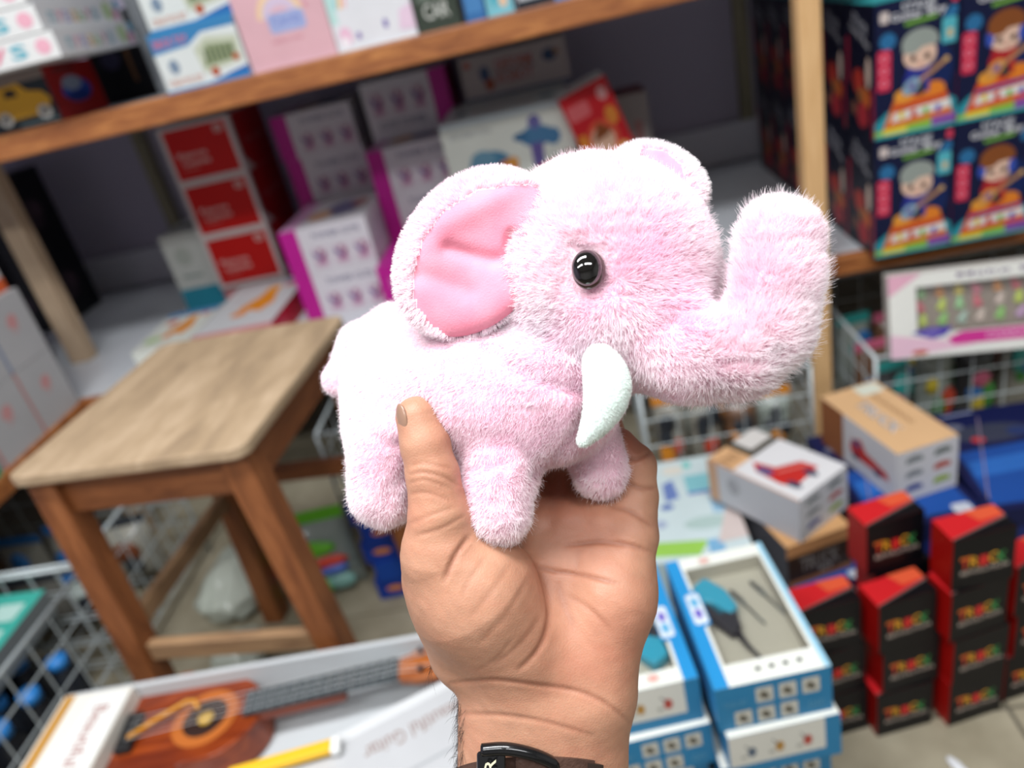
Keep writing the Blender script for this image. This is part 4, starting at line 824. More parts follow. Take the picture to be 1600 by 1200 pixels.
# toys in bright packs in the other baskets
def toy_pack(label, loc, size, rotz, bg, blobs, group, tilt=0.0):
    """a header card with a puffy clear bag of toys"""
    w, d, h = size; T = empty('toy_pack', loc, (tilt, 0, rotz)); tag(T, label, 'toy pack', group)
    vs = []; fs = []; n = 8
    for i in range(n + 1):
        for j in range(n + 1):
            u, v = i / n, j / n; puff = (math.sin(math.pi * u) * math.sin(math.pi * v)) ** 0.5; vs.append(((u - 0.5) * w, -d / 2 * puff - 0.002, v * h * 0.86))
    for i in range(n):
        for j in range(n): a0 = i * (n + 1) + j; fs.append((a0, a0 + n + 1, a0 + n + 2, a0 + 1))
    m = len(vs); vs += [(x, -y, z) for x, y, z in vs]; fs += [tuple(m + q for q in reversed(f)) for f in fs]
    MB().add(vs, fs, (1, 1, 1, 1), True).build('bag', mat_plain('bag_' + bg[1:], bg, 0.3, 0.5, coat=0.4), T)
    mb = MB()
    for (x, z, rx, rz_, c) in blobs:
        M = Matrix.Translation(((x - 0.5) * w, -d * 0.42, z * h * 0.86)) @ Matrix.Diagonal((rx * w, d * 0.16, rz_ * h, 1))
        q = MB().lathe([(0, -1), (0.5, -0.86), (0.86, -0.5), (1, 0), (0.86, 0.5), (0.5, 0.86), (0, 1)], 12, M=M); q.build('toy_piece', mat_plain('toy_' + c[1:], c, 0.35, 0.5), T)
    MB().box(0, 0, h * 0.93, w, 0.004, h * 0.14, (1, 1, 1, 1), 0.001).build('header_card', mat_plain('header_' + blobs[0][4][1:], blobs[0][4], 0.5), T)
    return T
pal = ['#c8442c', '#e0902c', '#3f8a3c', '#2d6fb0', '#d8c23c', '#8a4a9a', '#3aa6a0', '#d86a8a', '#6a3a22', '#30343a']
names = {'#c8442c': 'red', '#e0902c': 'orange', '#3f8a3c': 'green', '#2d6fb0': 'blue', '#d8c23c': 'yellow', '#8a4a9a': 'violet', '#3aa6a0': 'turquoise', '#d86a8a': 'pink', '#6a3a22': 'brown', '#30343a': 'black'}
bgs = ['#8c8a80', '#5c5a54', '#9aa49c', '#3c3e40', '#70503a']
def fill(x0, x1, y0, y1, nx, ny, z, hh, where, seed, prefer=None):
    q = random.Random(seed); on = 'first second third fourth fifth sixth seventh eighth'.split()
    for j in range(ny):
        for i in range(nx):
            cs = [q.choice(prefer or pal) for _ in range(4)]; w = (x1 - x0) / nx * 0.92
            bl = [(q.uniform(0.25, 0.75), q.uniform(0.2, 0.85), q.uniform(0.18, 0.3), q.uniform(0.10, 0.2), c) for c in cs]
            toy_pack(f"{names[cs[0]]}-topped toy bag, {on[i]} in the {('front', 'middle', 'back')[j]} row of the basket {where}", (x0 + (x1 - x0) * (i + 0.5) / nx, y0 + (y1 - y0) * (j + 0.5) / ny, z), (w, (y1 - y0) / ny * 0.5, hh * q.uniform(0.85, 1.1)), q.uniform(-0.15, 0.15), q.choice(bgs), bl, 'bagged toys ' + where, 0.0)
fill(0.565, 1.0, 1.47, 1.82, 5, 3, 0.046, 0.19, 'under the doll box', 5, ['#3f8a3c', '#d8c23c', '#d86a8a', '#2d6fb0', '#3aa6a0', '#6a3a22', '#c8442c'])
fill(0.08, 0.39, 1.46, 1.82, 4, 3, 0.046, 0.19, 'below the trunk', 6, ['#c8442c', '#6a3a22', '#30343a', '#30343a', '#e0902c'])
fill(-0.66, -0.05, 1.53, 1.85, 6, 2, 0.046, 0.17, 'behind the elephant', 7, ['#3f8a3c', '#6a3a22', '#c8442c', '#e0902c', '#30343a'])
fill(-1.66, -1.12, 1.19, 1.50, 4, 2, 0.046, 0.17, 'behind the stool', 9, ['#30343a', '#30343a', '#2d6fb0', '#6a3a22'])

# ================================================================== under and beside the stool
toy_pack('clear bag of green, red and blue toys on the floor behind the stool legs', (-0.715, 1.325, 0.002), (0.20, 0.09, 0.21), 0.1, '#8b958f',
         [(0.45, 0.74, 0.42, 0.11, '#6cc22e'), (0.5, 0.54, 0.46, 0.08, '#d23c28'), (0.35, 0.42, 0.2, 0.06, '#5a5cb8'), (0.72, 0.42, 0.2, 0.07, '#4f6cc0'), (0.45, 0.2, 0.32, 0.12, '#4fae28'), (0.78, 0.22, 0.18, 0.1, '#7aa8a0'), (0.4, 0.88, 0.16, 0.06, '#d8d4dc')], 'packs by the stool')
toy_pack('small bag of yellow and pink toys between the stool leg and blue boxes', (-0.575, 1.43, 0.002), (0.10, 0.06, 0.17), 0.0, '#b9a888',
         [(0.4, 0.6, 0.3, 0.1, '#b8cc50'), (0.6, 0.4, 0.3, 0.1, '#e0a83c'), (0.35, 0.82, 0.25, 0.06, '#d890a8'), (0.6, 0.18, 0.25, 0.08, '#b5482c')], 'packs by the stool')
a = Art().rect(0, 0, 1, 1, '#1d3f9c').rrect(0.45, 0.25, 0.98, 0.75, 0.05, '#b4bcd4').ell(0.2, 0.5, 0.1, 0.15, '#e08a3a')
b2 = Art().rect(0, 0, 1, 1, '#1d3f9c').ell(0.3, 0.6, 0.12, 0.14, '#3fa0c8').ell(0.55, 0.4, 0.12, 0.14, '#3f9cc0').ell(0.75, 0.7, 0.1, 0.1, '#8a90c8').ell(0.12, 0.3, 0.08, 0.1, '#e88a3c')
c3 = Art().rect(0, 0, 1, 1, '#1a4aa6').ell(0.7, 0.5, 0.09, 0.2, '#d8c23c').rect(0.3, 0.1, 0.9, 0.25, '#b4bcd4')
for k, (lab, ft) in enumerate((('blue carton at the foot of the stack between stool and thumb', a), ('blue carton with yellow star, second from the floor beside the stool', c3), ('blue carton with pale label, third in the stack beside the stool', a), ('blue carton with pale label, fourth in the stack beside the stool', a), ('blue carton with round prints on top of the stack beside the stool', b2))):
    carton('blue_carton', lab, (-0.47 + (0.006 if k % 2 else -0.004), 1.315, 0.0005 + 0.0512 * k), (0.20, 0.10, 0.051), 0.1 + (0.04 if k % 2 else -0.02), '#1d3f9c', {'front': ft, 'top': b2, 'left': Art().rect(0.1, 0.3, 0.6, 0.7, '#3a58ac')}, 'blue cartons by the stool')
def crumpled(name, label, loc, size, col, seed, cat):
    bm = bmesh.new(); bmesh.ops.create_icosphere(bm, subdivisions=4, radius=1.0)
    P_ = np.array([v.co[:] for v in bm.verts]); nz = wobble(P_, 3.2, seed)[:, 0] * 0.16 + wobble(P_, 8.0, seed + 1)[:, 0] * 0.07
    for v, k in zip(bm.verts, nz):
        c = v.co * (1 + k); v.co = Vector((c.x * size[0], c.y * size[1], max(c.z, -0.7) * size[2] + size[2] * 0.7))
    me = bpy.data.meshes.new(name); bm.to_mesh(me); bm.free()
    for p in me.polygons: p.use_smooth = True
    o = put(name, me, mat_plain(name + '_film', col, 0.28, 0.5, coat=0.4)); o.location = loc; return tag(o, label, cat)
crumpled('plastic_bag', 'crumpled whitish plastic bag on the floor under the stool', (-0.92, 1.34, 0.001), (0.08, 0.11, 0.06), '#b9c0b4', 3, 'bag')
crumpled('plastic_bag', 'small pale green plastic bag behind the stool leg', (-0.84, 1.13, 0.001), (0.06, 0.06, 0.04), '#a9b89a', 5, 'bag')
for i, (x, y, w, h, r, c, lab) in enumerate(((0.388, 0.735, 0.012, 0.030, 25, '#d8dade', 'white paper scrap on the floor before the black boxes'), (0.405, 0.705, 0.014, 0.014, 10, '#cbb890', 'beige crumb of card on the floor before the black boxes'))):
    crumpled('paper_scrap', lab, (x, y, 0.0005), (w * 0.6, h * 0.55, 0.003), c, 11 + i, 'scrap').rotation_euler = (0, 0, math.radians(r))
# ================================================================== the plush elephant and the hand
# Both are modelled from joints given as (picture x, picture y, offset towards the lens); D0 is the distance of the toy's middle plane.
D0 = 0.33
def depth_of(w): return D0 * (1.0 - w / F_PX)
def PT(x, y, w):
    d = depth_of(w); return np.array([(x - 800) / F_PX * d, (y - 600) / F_PX * d, d])
def RR(r, w): return r / F_PX * depth_of(w)
KP = D0 / F_PX                                   # size of one picture pixel at the middle plane
def to_world(p): return (CAM_R @ np.asarray(p).T).T + np.array([0, 0, CAM_H])
def to_px(p): return np.stack([800 + F_PX * p[:, 0] / p[:, 2], 600 + F_PX * p[:, 1] / p[:, 2]], 1)

def cone(a, ra, b, rb):
    A = PT(*a); B = PT(*b); r1 = RR(ra, a[2]); r2 = RR(rb, b[2]); ba = B - A; bb = ba.dot(ba) + 1e-12
    def f(p):
        pa = p - A; h = np.clip(pa @ ba / bb, 0, 1)
        return np.linalg.norm(pa - h[:, None] * ba, axis=1) - (r1 + (r2 - r1) * h)
    return f
def ellip(c, rad, axes):
    C = PT(*c); r = np.array([RR(v, c[2]) for v in rad]); A = np.array(axes, float)
    A[0] /= np.linalg.norm(A[0]); A[1] -= A[0] * A[0].dot(A[1]); A[1] /= np.linalg.norm(A[1]); A[2] = np.cross(A[0], A[1])
    def f(p):
        q = (p - C) @ A.T; k0 = np.linalg.norm(q / r, axis=1); k1 = np.linalg.norm(q / (r * r), axis=1) + 1e-9
        return k0 * (k0 - 1) / k1
    return f
def smin(a, b, k):
    if k <= 0: return np.minimum(a, b)
    h = np.clip(0.5 + 0.5 * (b - a) / k, 0, 1); return b * (1 - h) + a * h - k * h * (1 - h)
def smax(a, b, k): return -smin(-a, -b, k)
def union(parts):
    """parts: (field, blend radius in pixels)"""
    def f(p):
        d = None
        for g, k in parts:
            v = g(p); d = v if d is None else smin(d, v, k * KP)
        return d
    return f

def surface_nets(f, lo, hi, h):
    lo = np.array(lo); hi = np.array(hi); n = np.ceil((hi - lo) / h).astype(int) + 1
    n = ((n + 3) // 4) * 4 + 1
    ax = [lo[i] + h * np.arange(n[i]) for i in range(3)]
    # coarse pass, then the fine pass only near the surface
    ci = [np.arange(0, n[i], 4) for i in range(3)]
    G = np.stack(np.meshgrid(*[ax[i][ci[i]] for i in range(3)], indexing='ij'), -1)
    cv = f(G.reshape(-1, 3)).reshape(G.shape[:3])
    near = np.abs(cv) < 4 * h * 2.6
    V = np.repeat(np.repeat(np.repeat(cv, 4, 0), 4, 1), 4, 2)[2:2 + n[0], 2:2 + n[1], 2:2 + n[2]] if False else None
    idx = [np.minimum((np.arange(n[i]) + 2) // 4, len(ci[i]) - 1) for i in range(3)]
    V = cv[np.ix_(*idx)].copy(); M = near[np.ix_(*idx)]
    q = np.argwhere(M); pts = lo + h * q
    out = np.empty(len(q))
    for s in range(0, len(q), 400000): out[s:s + 400000] = f(pts[s:s + 400000])
    V[M] = out
    S = V < 0
    c = np.zeros(tuple(np.array(V.shape) - 1), np.int8)
    for dx in (0, 1):
        for dy in (0, 1):
            for dz in (0, 1):
                c += S[dx:dx + c.shape[0], dy:dy + c.shape[1], dz:dz + c.shape[2]]
    act = (c > 0) & (c < 8); ids = -np.ones(c.shape, np.int64); cells = np.argwhere(act); ids[act] = np.arange(len(cells))
    acc = np.zeros((len(cells), 3)); cnt = np.zeros(len(cells))
    cor = [(x, y, z) for x in (0, 1) for y in (0, 1) for z in (0, 1)]
    for i, a in enumerate(cor):
        for b in cor[i + 1:]:
            if sum(abs(a[k] - b[k]) for k in range(3)) != 1: continue
            va = V[cells[:, 0] + a[0], cells[:, 1] + a[1], cells[:, 2] + a[2]]; vb = V[cells[:, 0] + b[0], cells[:, 1] + b[1], cells[:, 2] + b[2]]
            m = (va < 0) != (vb < 0); t = np.zeros(len(cells)); t[m] = va[m] / (va[m] - vb[m])
            p = np.array(a) + t[:, None] * (np.array(b) - np.array(a)); acc[m] += p[m]; cnt[m] += 1
    verts = lo + h * (cells + acc / cnt[:, None])
    faces = []
    for axis in range(3):
        u, v = (axis + 1) % 3, (axis + 2) % 3
        a = [slice(None)] * 3; b = [slice(None)] * 3; a[axis] = slice(0, -1); b[axis] = slice(1, None)
        S0, S1 = S[tuple(a)], S[tuple(b)]
        for sgn, m in ((0, S0 & ~S1), (1, ~S0 & S1)):
            e = np.argwhere(m); ok = (e[:, u] > 0) & (e[:, v] > 0) & (e[:, u] < c.shape[u]) & (e[:, v] < c.shape[v]); e = e[ok]
            quad = []
            for du, dv in ((1, 1), (0, 1), (0, 0), (1, 0)):
                g = e.copy(); g[:, u] -= du; g[:, v] -= dv; quad.append(ids[g[:, 0], g[:, 1], g[:, 2]])
            Q = np.stack(quad, 1)
            faces.append(Q[:, ::-1] if sgn else Q)
    return verts, np.concatenate(faces)
def grad(f, p, e=4e-4):
    g = np.stack([f(p + d) - f(p - d) for d in (np.eye(3) * e)], 1)
    return g / (np.linalg.norm(g, axis=1)[:, None] + 1e-9)
def snap(f, v, it=2):
    for _ in range(it): v = v - grad(f, v) * f(v)[:, None]
    return v
def subdivide(v, q):
    """split every quad into four"""
    e = np.sort(np.concatenate([q[:, [0, 1]], q[:, [1, 2]], q[:, [2, 3]], q[:, [3, 0]]]), 1)
    key = e[:, 0] * len(v) + e[:, 1]; uq, inv = np.unique(key, return_inverse=True)
    mid = (v[uq // len(v)] + v[uq % len(v)]) / 2; cen = v[q].mean(1); n = len(q); b = len(v); c = b + len(mid)
    m = [b + inv[i * n:(i + 1) * n] for i in range(4)]; ce = c + np.arange(n)
    nq = np.concatenate([np.stack([q[:, i], m[i], ce, m[i - 1]], 1) for i in range(4)])
    return np.concatenate([v, mid, cen]), nq
def np_mesh(name, v, q, smooth=True):
    me = bpy.data.meshes.new(name); me.vertices.add(len(v)); me.vertices.foreach_set('co', np.asarray(v, np.float32).ravel())
    k = q.shape[1]
    me.loops.add(len(q) * k); me.loops.foreach_set('vertex_index', np.asarray(q, np.int32).ravel())
    me.polygons.add(len(q)); me.polygons.foreach_set('loop_start', np.arange(0, len(q) * k, k, dtype=np.int32))
    me.polygons.foreach_set('use_smooth', np.full(len(q), smooth)); me.update(calc_edges=True); me.validate(); return me
def compact(v, q):
    u, inv = np.unique(q, return_inverse=True); return v[u], inv.reshape(q.shape), u
def in_poly(px, poly):
    poly = np.array(poly, float); x, y = px[:, 0], px[:, 1]; r = np.zeros(len(px), bool)
    for i in range(len(poly)):
        (x1, y1), (x2, y2) = poly[i - 1], poly[i]
        c = ((y1 > y) != (y2 > y)) & (x < (x2 - x1) * (y - y1) / (y2 - y1 + 1e-9) + x1); r ^= c
    return r
def dist_line(px, line):
    d = np.full(len(px), 1e9); L = np.array(line, float)
    for a, b in zip(L[:-1], L[1:]):
        ba = b - a; h = np.clip((px - a) @ ba / (ba @ ba), 0, 1); d = np.minimum(d, np.linalg.norm(px - a - h[:, None] * ba, axis=1))
    return d
def spline(line, n=6):
    L = np.array(line, float); out = []
    for i in range(len(L) - 1):
        p0, p1, p2, p3 = L[max(i - 1, 0)], L[i], L[i + 1], L[min(i + 2, len(L) - 1)]
        for t in np.linspace(0, 1, n, endpoint=False):
            out.append(0.5 * ((2 * p1) + (-p0 + p2) * t + (2 * p0 - 5 * p1 + 4 * p2 - p3) * t * t + (-p0 + 3 * p1 - 3 * p2 + p3) * t ** 3))
    out.append(L[-1]); return np.array(out)
# ------------------------------------------------------------------ elephant
EL_ORIGIN = to_world(PT(750, 760, 0)[None])[0]
elephant = empty('plush_elephant', EL_ORIGIN)
tag(elephant, 'small fluffy pink plush elephant with raised trunk and white tusk, held in hand', 'plush toy')

def toy_mesh(name, v, q, mat, parent=None):
    return put(name, np_mesh(name, to_world(v) - EL_ORIGIN, q), mat, parent or elephant)

def mat_plush(name, c1, c2, scale=60, rough=0.9, sheen=0.4, bump=0.3, bscale=900):
    if name in MATS: return MATS[name]
    m = bpy.data.materials.new(name); nt, b = nodes_of(m)
    tc = nt.nodes.new('ShaderNodeTexCoord'); nz = nt.nodes.new('ShaderNodeTexNoise'); nz.inputs['Scale'].default_value = scale; nz.inputs['Detail'].default_value = 3
    cr = nt.nodes.new('ShaderNodeValToRGB'); cr.color_ramp.elements[0].position = 0.35; cr.color_ramp.elements[1].position = 0.65
    cr.color_ramp.elements[0].color = lin(c1); cr.color_ramp.elements[1].color = lin(c2)
    nt.links.new(tc.outputs['Object'], nz.inputs['Vector']); nt.links.new(nz.outputs['Fac'], cr.inputs[0]); nt.links.new(cr.outputs[0], b.inputs['Base Color'])
    b.inputs['Roughness'].default_value = rough; b.inputs['Specular IOR Level'].default_value = 0.1
    b.inputs['Sheen Weight'].default_value = sheen; b.inputs['Sheen Roughness'].default_value = 0.5
    n2 = nt.nodes.new('ShaderNodeTexNoise'); n2.inputs['Scale'].default_value = bscale; nt.links.new(tc.outputs['Object'], n2.inputs['Vector'])
    bp = nt.nodes.new('ShaderNodeBump'); bp.inputs['Strength'].default_value = bump; bp.inputs['Distance'].default_value = 0.0006
    nt.links.new(n2.outputs['Fac'], bp.inputs['Height']); nt.links.new(bp.outputs[0], b.inputs['Normal'])
    MATS[name] = m; return m
M_SKIN_CLOTH = mat_plush('plush_backing', '#f7d5e0', '#fae0e9')
M_INNER = mat_plush('inner_ear_velour', '#e48a9e', '#ea99ab', sheen=0.12, bump=0.25, bscale=1400)
M_TUSK = mat_plush('tusk_fleece', '#dfeee8', '#eef7f2', sheen=0.3, bump=0.9, bscale=700)

def mat_fur(name, root, mid, tip):
    if name in MATS: return MATS[name]
    m = bpy.data.materials.new(name); m.use_nodes = True; nt = m.node_tree
    for n in list(nt.nodes): nt.nodes.remove(n)
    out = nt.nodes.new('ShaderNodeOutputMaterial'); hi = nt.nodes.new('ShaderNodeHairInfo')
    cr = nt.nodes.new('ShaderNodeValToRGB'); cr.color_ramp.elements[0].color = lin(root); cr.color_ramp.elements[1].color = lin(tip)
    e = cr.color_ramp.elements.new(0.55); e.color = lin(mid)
    at = nt.nodes.new('ShaderNodeAttribute'); at.attribute_name = 'tint'
    mx = nt.nodes.new('ShaderNodeMix'); mx.data_type = 'RGBA'; mx.blend_type = 'MULTIPLY'; mx.inputs[0].default_value = 1
    nt.links.new(hi.outputs['Intercept'], cr.inputs[0]); nt.links.new(cr.outputs[0], mx.inputs[6]); nt.links.new(at.outputs['Color'], mx.inputs[7])
    df = nt.nodes.new('ShaderNodeBsdfDiffuse'); tl = nt.nodes.new('ShaderNodeBsdfTranslucent'); ms = nt.nodes.new('ShaderNodeMixShader'); ms.inputs[0].default_value = 0.45
    for s in (df, tl): nt.links.new(mx.outputs[2], s.inputs['Color'])
    nt.links.new(df.outputs[0], ms.inputs[1]); nt.links.new(tl.outputs[0], ms.inputs[2]); nt.links.new(ms.outputs[0], out.inputs[0])
    MATS[name] = m; return m
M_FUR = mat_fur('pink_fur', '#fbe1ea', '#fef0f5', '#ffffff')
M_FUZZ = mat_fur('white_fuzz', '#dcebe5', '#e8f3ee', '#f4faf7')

def grow_fur(name, v, q, count, length, radius, parent, mat, comb, keep=None, seed=1, droop=0.5, tint_fn=None, clump=0.55):
    """strands rooted on the camera-frame mesh v, q"""
    r = np.random.default_rng(seed)
    a, b, c, d = (v[q[:, i]] for i in range(4))
    n = np.cross(c - a, d - b); ar = np.linalg.norm(n, axis=1) / 2; n /= (np.linalg.norm(n, axis=1)[:, None] + 1e-12)
    if keep is not None: ar = ar * keep((a + b + c + d) / 4, n)
    fi = r.choice(len(q), count, p=ar / ar.sum()); s = r.random((count, 1)); t = r.random((count, 1))
    root = (a[fi] * (1 - s) + b[fi] * s) * (1 - t) + (d[fi] * (1 - s) + c[fi] * s) * t; nn = n[fi]
    L = length(root, nn) * r.uniform(0.65, 1.15, count)
    cd = comb(root, nn); cd = cd - nn * (cd * nn).sum(1)[:, None]
    jit = wobble(root, 420, seed + 5) * clump + wobble(root, 1500, seed + 9) * clump * 0.8 + r.normal(size=(count, 3)) * 0.22
    jit -= nn * (jit * nn).sum(1)[:, None]
    dirn = nn + (cd * droop + jit * 0.55); dirn /= np.linalg.norm(dirn, axis=1)[:, None]
    K = 5; P = np.empty((count, K, 3))
    for k in range(K):
        u = k / (K - 1); P[:, k] = root - nn * 0.0004 + dirn * (L * u)[:, None] + (cd * 0.4 + jit * 0.35) * (L * u * u)[:, None] * 0.9
    hc = bpy.data.hair_curves.new(name); hc.add_curves([K] * count)
    hc.attributes['position'].data.foreach_set('vector', (to_world(P.reshape(-1, 3)) - EL_ORIGIN).astype(np.float32).ravel())
    ra = hc.attributes.get('radius') or hc.attributes.new('radius', 'FLOAT', 'POINT')
    prof = np.array([1, 0.95, 0.8, 0.55, 0.18]) * radius
    ra.data.foreach_set('value', np.tile(prof, count).astype(np.float32))
    ta = hc.attributes.new('tint', 'FLOAT_COLOR', 'CURVE')
    tc = np.ones((count, 4), np.float32); tc[:, :3] = tint_fn(root, nn) if tint_fn is not None else 1
    ta.data.foreach_set('color', tc.ravel())
    o = put(name, hc, None, parent or elephant); hc.materials.append(mat); o['kind'] = 'stuff'; return o

body_f = union([
    (cone((655, 612, -70), 122, (750, 604, -5), 132), 0), (cone((750, 604, -5), 134, (856, 606, 50), 125), 30),
    (cone((612, 680, -15), 78, (600, 772, -5), 54), 30), (cone((782, 735, 72), 62, (778, 798, 84), 55), 30),
    (cone((925, 690, 0), 52, (938, 736, 6), 46), 24), (cone((690, 700, -120), 60, (690, 790, -130), 48), 24),
    (cone((612, 506, -105), 36, (562, 540, -122), 36), 14), (cone((562, 540, -122), 36, (534, 594, -118), 31), 8)])
head_f = union([
    (ellip((935, 425, 45), (182, 180, 158), ((1, 0, 0), (0, 1, 0), (0, 0, 1))), 0), (cone((800, 505, 40), 70, (900, 525, 60), 84), 40),
    (cone((985, 500, 95), 108, (1075, 552, 140), 74), 40), (cone((1075, 552, 140), 72, (1150, 556, 160), 68), 30),
    (cone((1150, 556, 160), 68, (1196, 512, 166), 68), 12), (cone((1196, 512, 166), 68, (1215, 430, 164), 64), 14),
    (cone((1215, 430, 164), 64, (1216, 378, 156), 60), 12), (cone((1216, 378, 156), 60, (1212, 371, 152), 57), 10),
    (cone((1116, 440, 10), 27, (1100, 450, 10), 26), 14)])
eye_dent = ellip((922, 422, 214), (40, 42, 40), ((1, 0, 0), (0, 1, 0), (0, 0, 1)))
def plush_f(p):
    h = smax(head_f(p), -eye_dent(p), 30 * KP)
    d = smin(h, body_f(p), 10 * KP)
    return d + 0.0018 + wobble(p, 120, 3)[:, 0] * 0.0008
lo = PT(470, 180, -260); lo = np.array([PT(470, 600, -240)[0], PT(800, 170, -200)[1], depth_of(270)])
hi = np.array([PT(1330, 600, -100)[0], PT(800, 900, -200)[1], depth_of(-270)])
ev, eq = surface_nets(plush_f, lo, hi, 0.0017)
ev = snap(plush_f, ev, 2)

def crease(v, f, lines, side=None):
    """pushes the surface in along creases drawn in the picture, on the side that faces the lens"""
    px = to_px(v); n = grad(f, v); face = np.clip(-n[:, 2] * 1.6, 0, 1)
    for line, depth, wid in lines:
        d = dist_line(px, spline(line)); v = v - n * (depth * KP * np.exp(-(d / wid) ** 2) * face)[:, None]
    return v
ev = crease(ev, plush_f, [
    ([(760, 545), (830, 585), (905, 608)], 11, 12), ([(935, 440), (990, 455), (1050, 462)], 5, 9), ([(850, 350), (885, 375), (912, 392)], 5, 10),
    ([(1040, 500), (1075, 488), (1130, 480)], 10, 12), ([(1130, 560), (1180, 560), (1215, 540)], 5, 9), ([(700, 760), (690, 700), (640, 690)], 6, 10),
    ([(560, 660), (600, 690), (650, 690)], 5, 9), ([(740, 735), (760, 728), (790, 722)], 6, 7), ([(915, 640), (880, 700), (830, 742)], 5, 8),
    ([(590, 800), (610, 760), (640, 735)], 4, 8), ([(655, 540), (650, 590), (640, 620)], 3, 9)])
body = toy_mesh('body', ev, eq, M_SKIN_CLOTH)

def px_of(p): return to_px(p)
def fur_len(p, n):
    px = px_of(p); L = np.full(len(p), 0.0021)
    head = np.clip((px[:, 0] - 760) / 80, 0, 1) * np.clip((640 - px[:, 1]) / 60, 0, 1); L += 0.0015 * head
    trunk = np.clip((px[:, 0] - 1060) / 60, 0, 1); L += 0.0009 * trunk; L += 0.0009 * np.clip((px[:, 1] - 700) / 60, 0, 1)
    d = np.linalg.norm((px - (918, 418)) / (1, 1.15), axis=1); L *= np.clip((d - 16) / 36, 0.22, 1)
    return L
def comb_body(p, n):
    px = px_of(p); c = np.zeros_like(p); c[:, 1] = 0.55; c[:, 0] = -0.35
    hx = np.clip((px[:, 0] - 770) / 60, 0, 1) * np.clip((620 - px[:, 1]) / 40, 0, 1)
    away = np.stack([px[:, 0] - 960, px[:, 1] - 440, np.zeros(len(p))], 1); away /= (np.linalg.norm(away, axis=1)[:, None] + 1e-6)
    c = c * (1 - hx)[:, None] + away * (0.75 * hx)[:, None]
    tr = np.clip((px[:, 0] - 1080) / 60, 0, 1); t = np.array([0.35, -0.65, 0.0]); c = c * (1 - tr)[:, None] + t * tr[:, None]
    return c
def tint(p, n):
    w = wobble(p, 70, 21)[:, 0] * 0.5 + wobble(p, 260, 22)[:, 0] * 0.3; px = px_of(p)
    rosy = np.clip(w, -0.6, 0.8)
    for (x, y, r, a) in ((1020, 390, 70, 0.8), (1070, 480, 55, 0.7), (960, 300, 90, 0.35), (900, 650, 70, 0.6), (760, 800, 45, 0.5), (690, 590, 60, 0.35), (1200, 450, 60, 0.35), (600, 720, 50, 0.35)):
        rosy = rosy + a * np.exp(-((px[:, 0] - x) ** 2 + (px[:, 1] - y) ** 2) / r ** 2)
    grey = np.exp(-((px[:, 0] - 830) ** 2 / 90 ** 2 + (px[:, 1] - 540) ** 2 / 60 ** 2)) * 0.5
    t = np.ones((len(p), 3)); t[:, 1] -= 0.115 * np.clip(rosy + 0.15, 0, 1.5); t[:, 2] -= 0.05 * np.clip(rosy + 0.15, 0, 1.5)
    t[:, 0] -= 0.06 * grey; t[:, 1] -= 0.02 * grey
    return np.clip(t, 0, 1)
FUR_N = 290000
def keep_body(p, n):
    px = px_of(p); k = np.ones(len(p)); k[(np.linalg.norm((px - (918, 418)) / (20, 25), axis=1) < 1) & (n[:, 2] < 0)] = 0
    k *= np.where(n[:, 2] > 0.35, 0.45, 1.0); return k
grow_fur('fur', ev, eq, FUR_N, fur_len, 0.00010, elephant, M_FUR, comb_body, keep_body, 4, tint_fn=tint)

# a sparse coat of longer, finer hairs that fluffs the outline of head, trunk and legs
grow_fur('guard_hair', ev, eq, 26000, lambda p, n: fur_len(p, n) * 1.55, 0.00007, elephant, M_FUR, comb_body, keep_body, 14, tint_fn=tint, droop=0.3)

def ear_part(f, lo, hi, inner_poly, folds, h=0.0012):
    v, q = surface_nets(f, lo, hi, h); v = snap(f, v, 2); n = grad(f, v)
    v = crease(v, f, folds); px = to_px(v[q].mean(1)); inside = in_poly(px, inner_poly) & (n[q].mean(1)[:, 2] < -0.05)
    return v, q, inside
ear_out = ellip((738, 396, 120), (143, 110, 28), ((-0.62, 0.74, 0.12), (0.76, 0.62, -0.14), (0, 0, 1)))
ear_bowl = ellip((744, 402, 178), (134, 102, 54), ((-0.62, 0.74, 0.12), (0.76, 0.62, -0.14), (0, 0, 1)))
def ear_f(p): return smax(ear_out(p), -ear_bowl(p), 16 * KP)
ip = [(880, 292), (800, 289), (745, 299), (694, 330), (660, 376), (646, 430), (650, 478), (674, 506), (705, 528), (760, 540), (830, 480), (870, 400)]
elo = np.array([PT(590, 600, 0)[0], PT(800, 230, 0)[1], depth_of(240)]); ehi = np.array([PT(900, 600, 0)[0], PT(800, 560, 0)[1], depth_of(20)])
v, q, ins = ear_part(ear_f, elo, ehi, ip, [
    ([(802, 398), (770, 406), (735, 398), (700, 388)], 7, 12), ([(800, 368), (795, 385), (800, 402)], 14, 8), ([(655, 430), (690, 440), (730, 455)], 5, 16),
    ([(800, 300), (760, 320), (700, 350)], -3, 18)])
v1, q1, _ = compact(v, q[~ins]); v2, q2, _ = compact(v, q[ins])
ear = toy_mesh('ear', v1, q1, M_SKIN_CLOTH); toy_mesh('inner_ear', v2, q2, M_INNER, ear)['label'] = 'smooth rose pink inner ear'
def comb_ear(p, n):
    px = px_of(p); c = np.stack([px[:, 0] - 760, px[:, 1] - 390, np.zeros(len(p))], 1); return c / (np.linalg.norm(c, axis=1)[:, None] + 1e-6) * 0.8
grow_fur('fur', v, q[~ins], 40000, lambda p, n: np.full(len(p), 0.0026), 0.00010, ear, M_FUR, comb_ear, None, 8, tint_fn=tint)

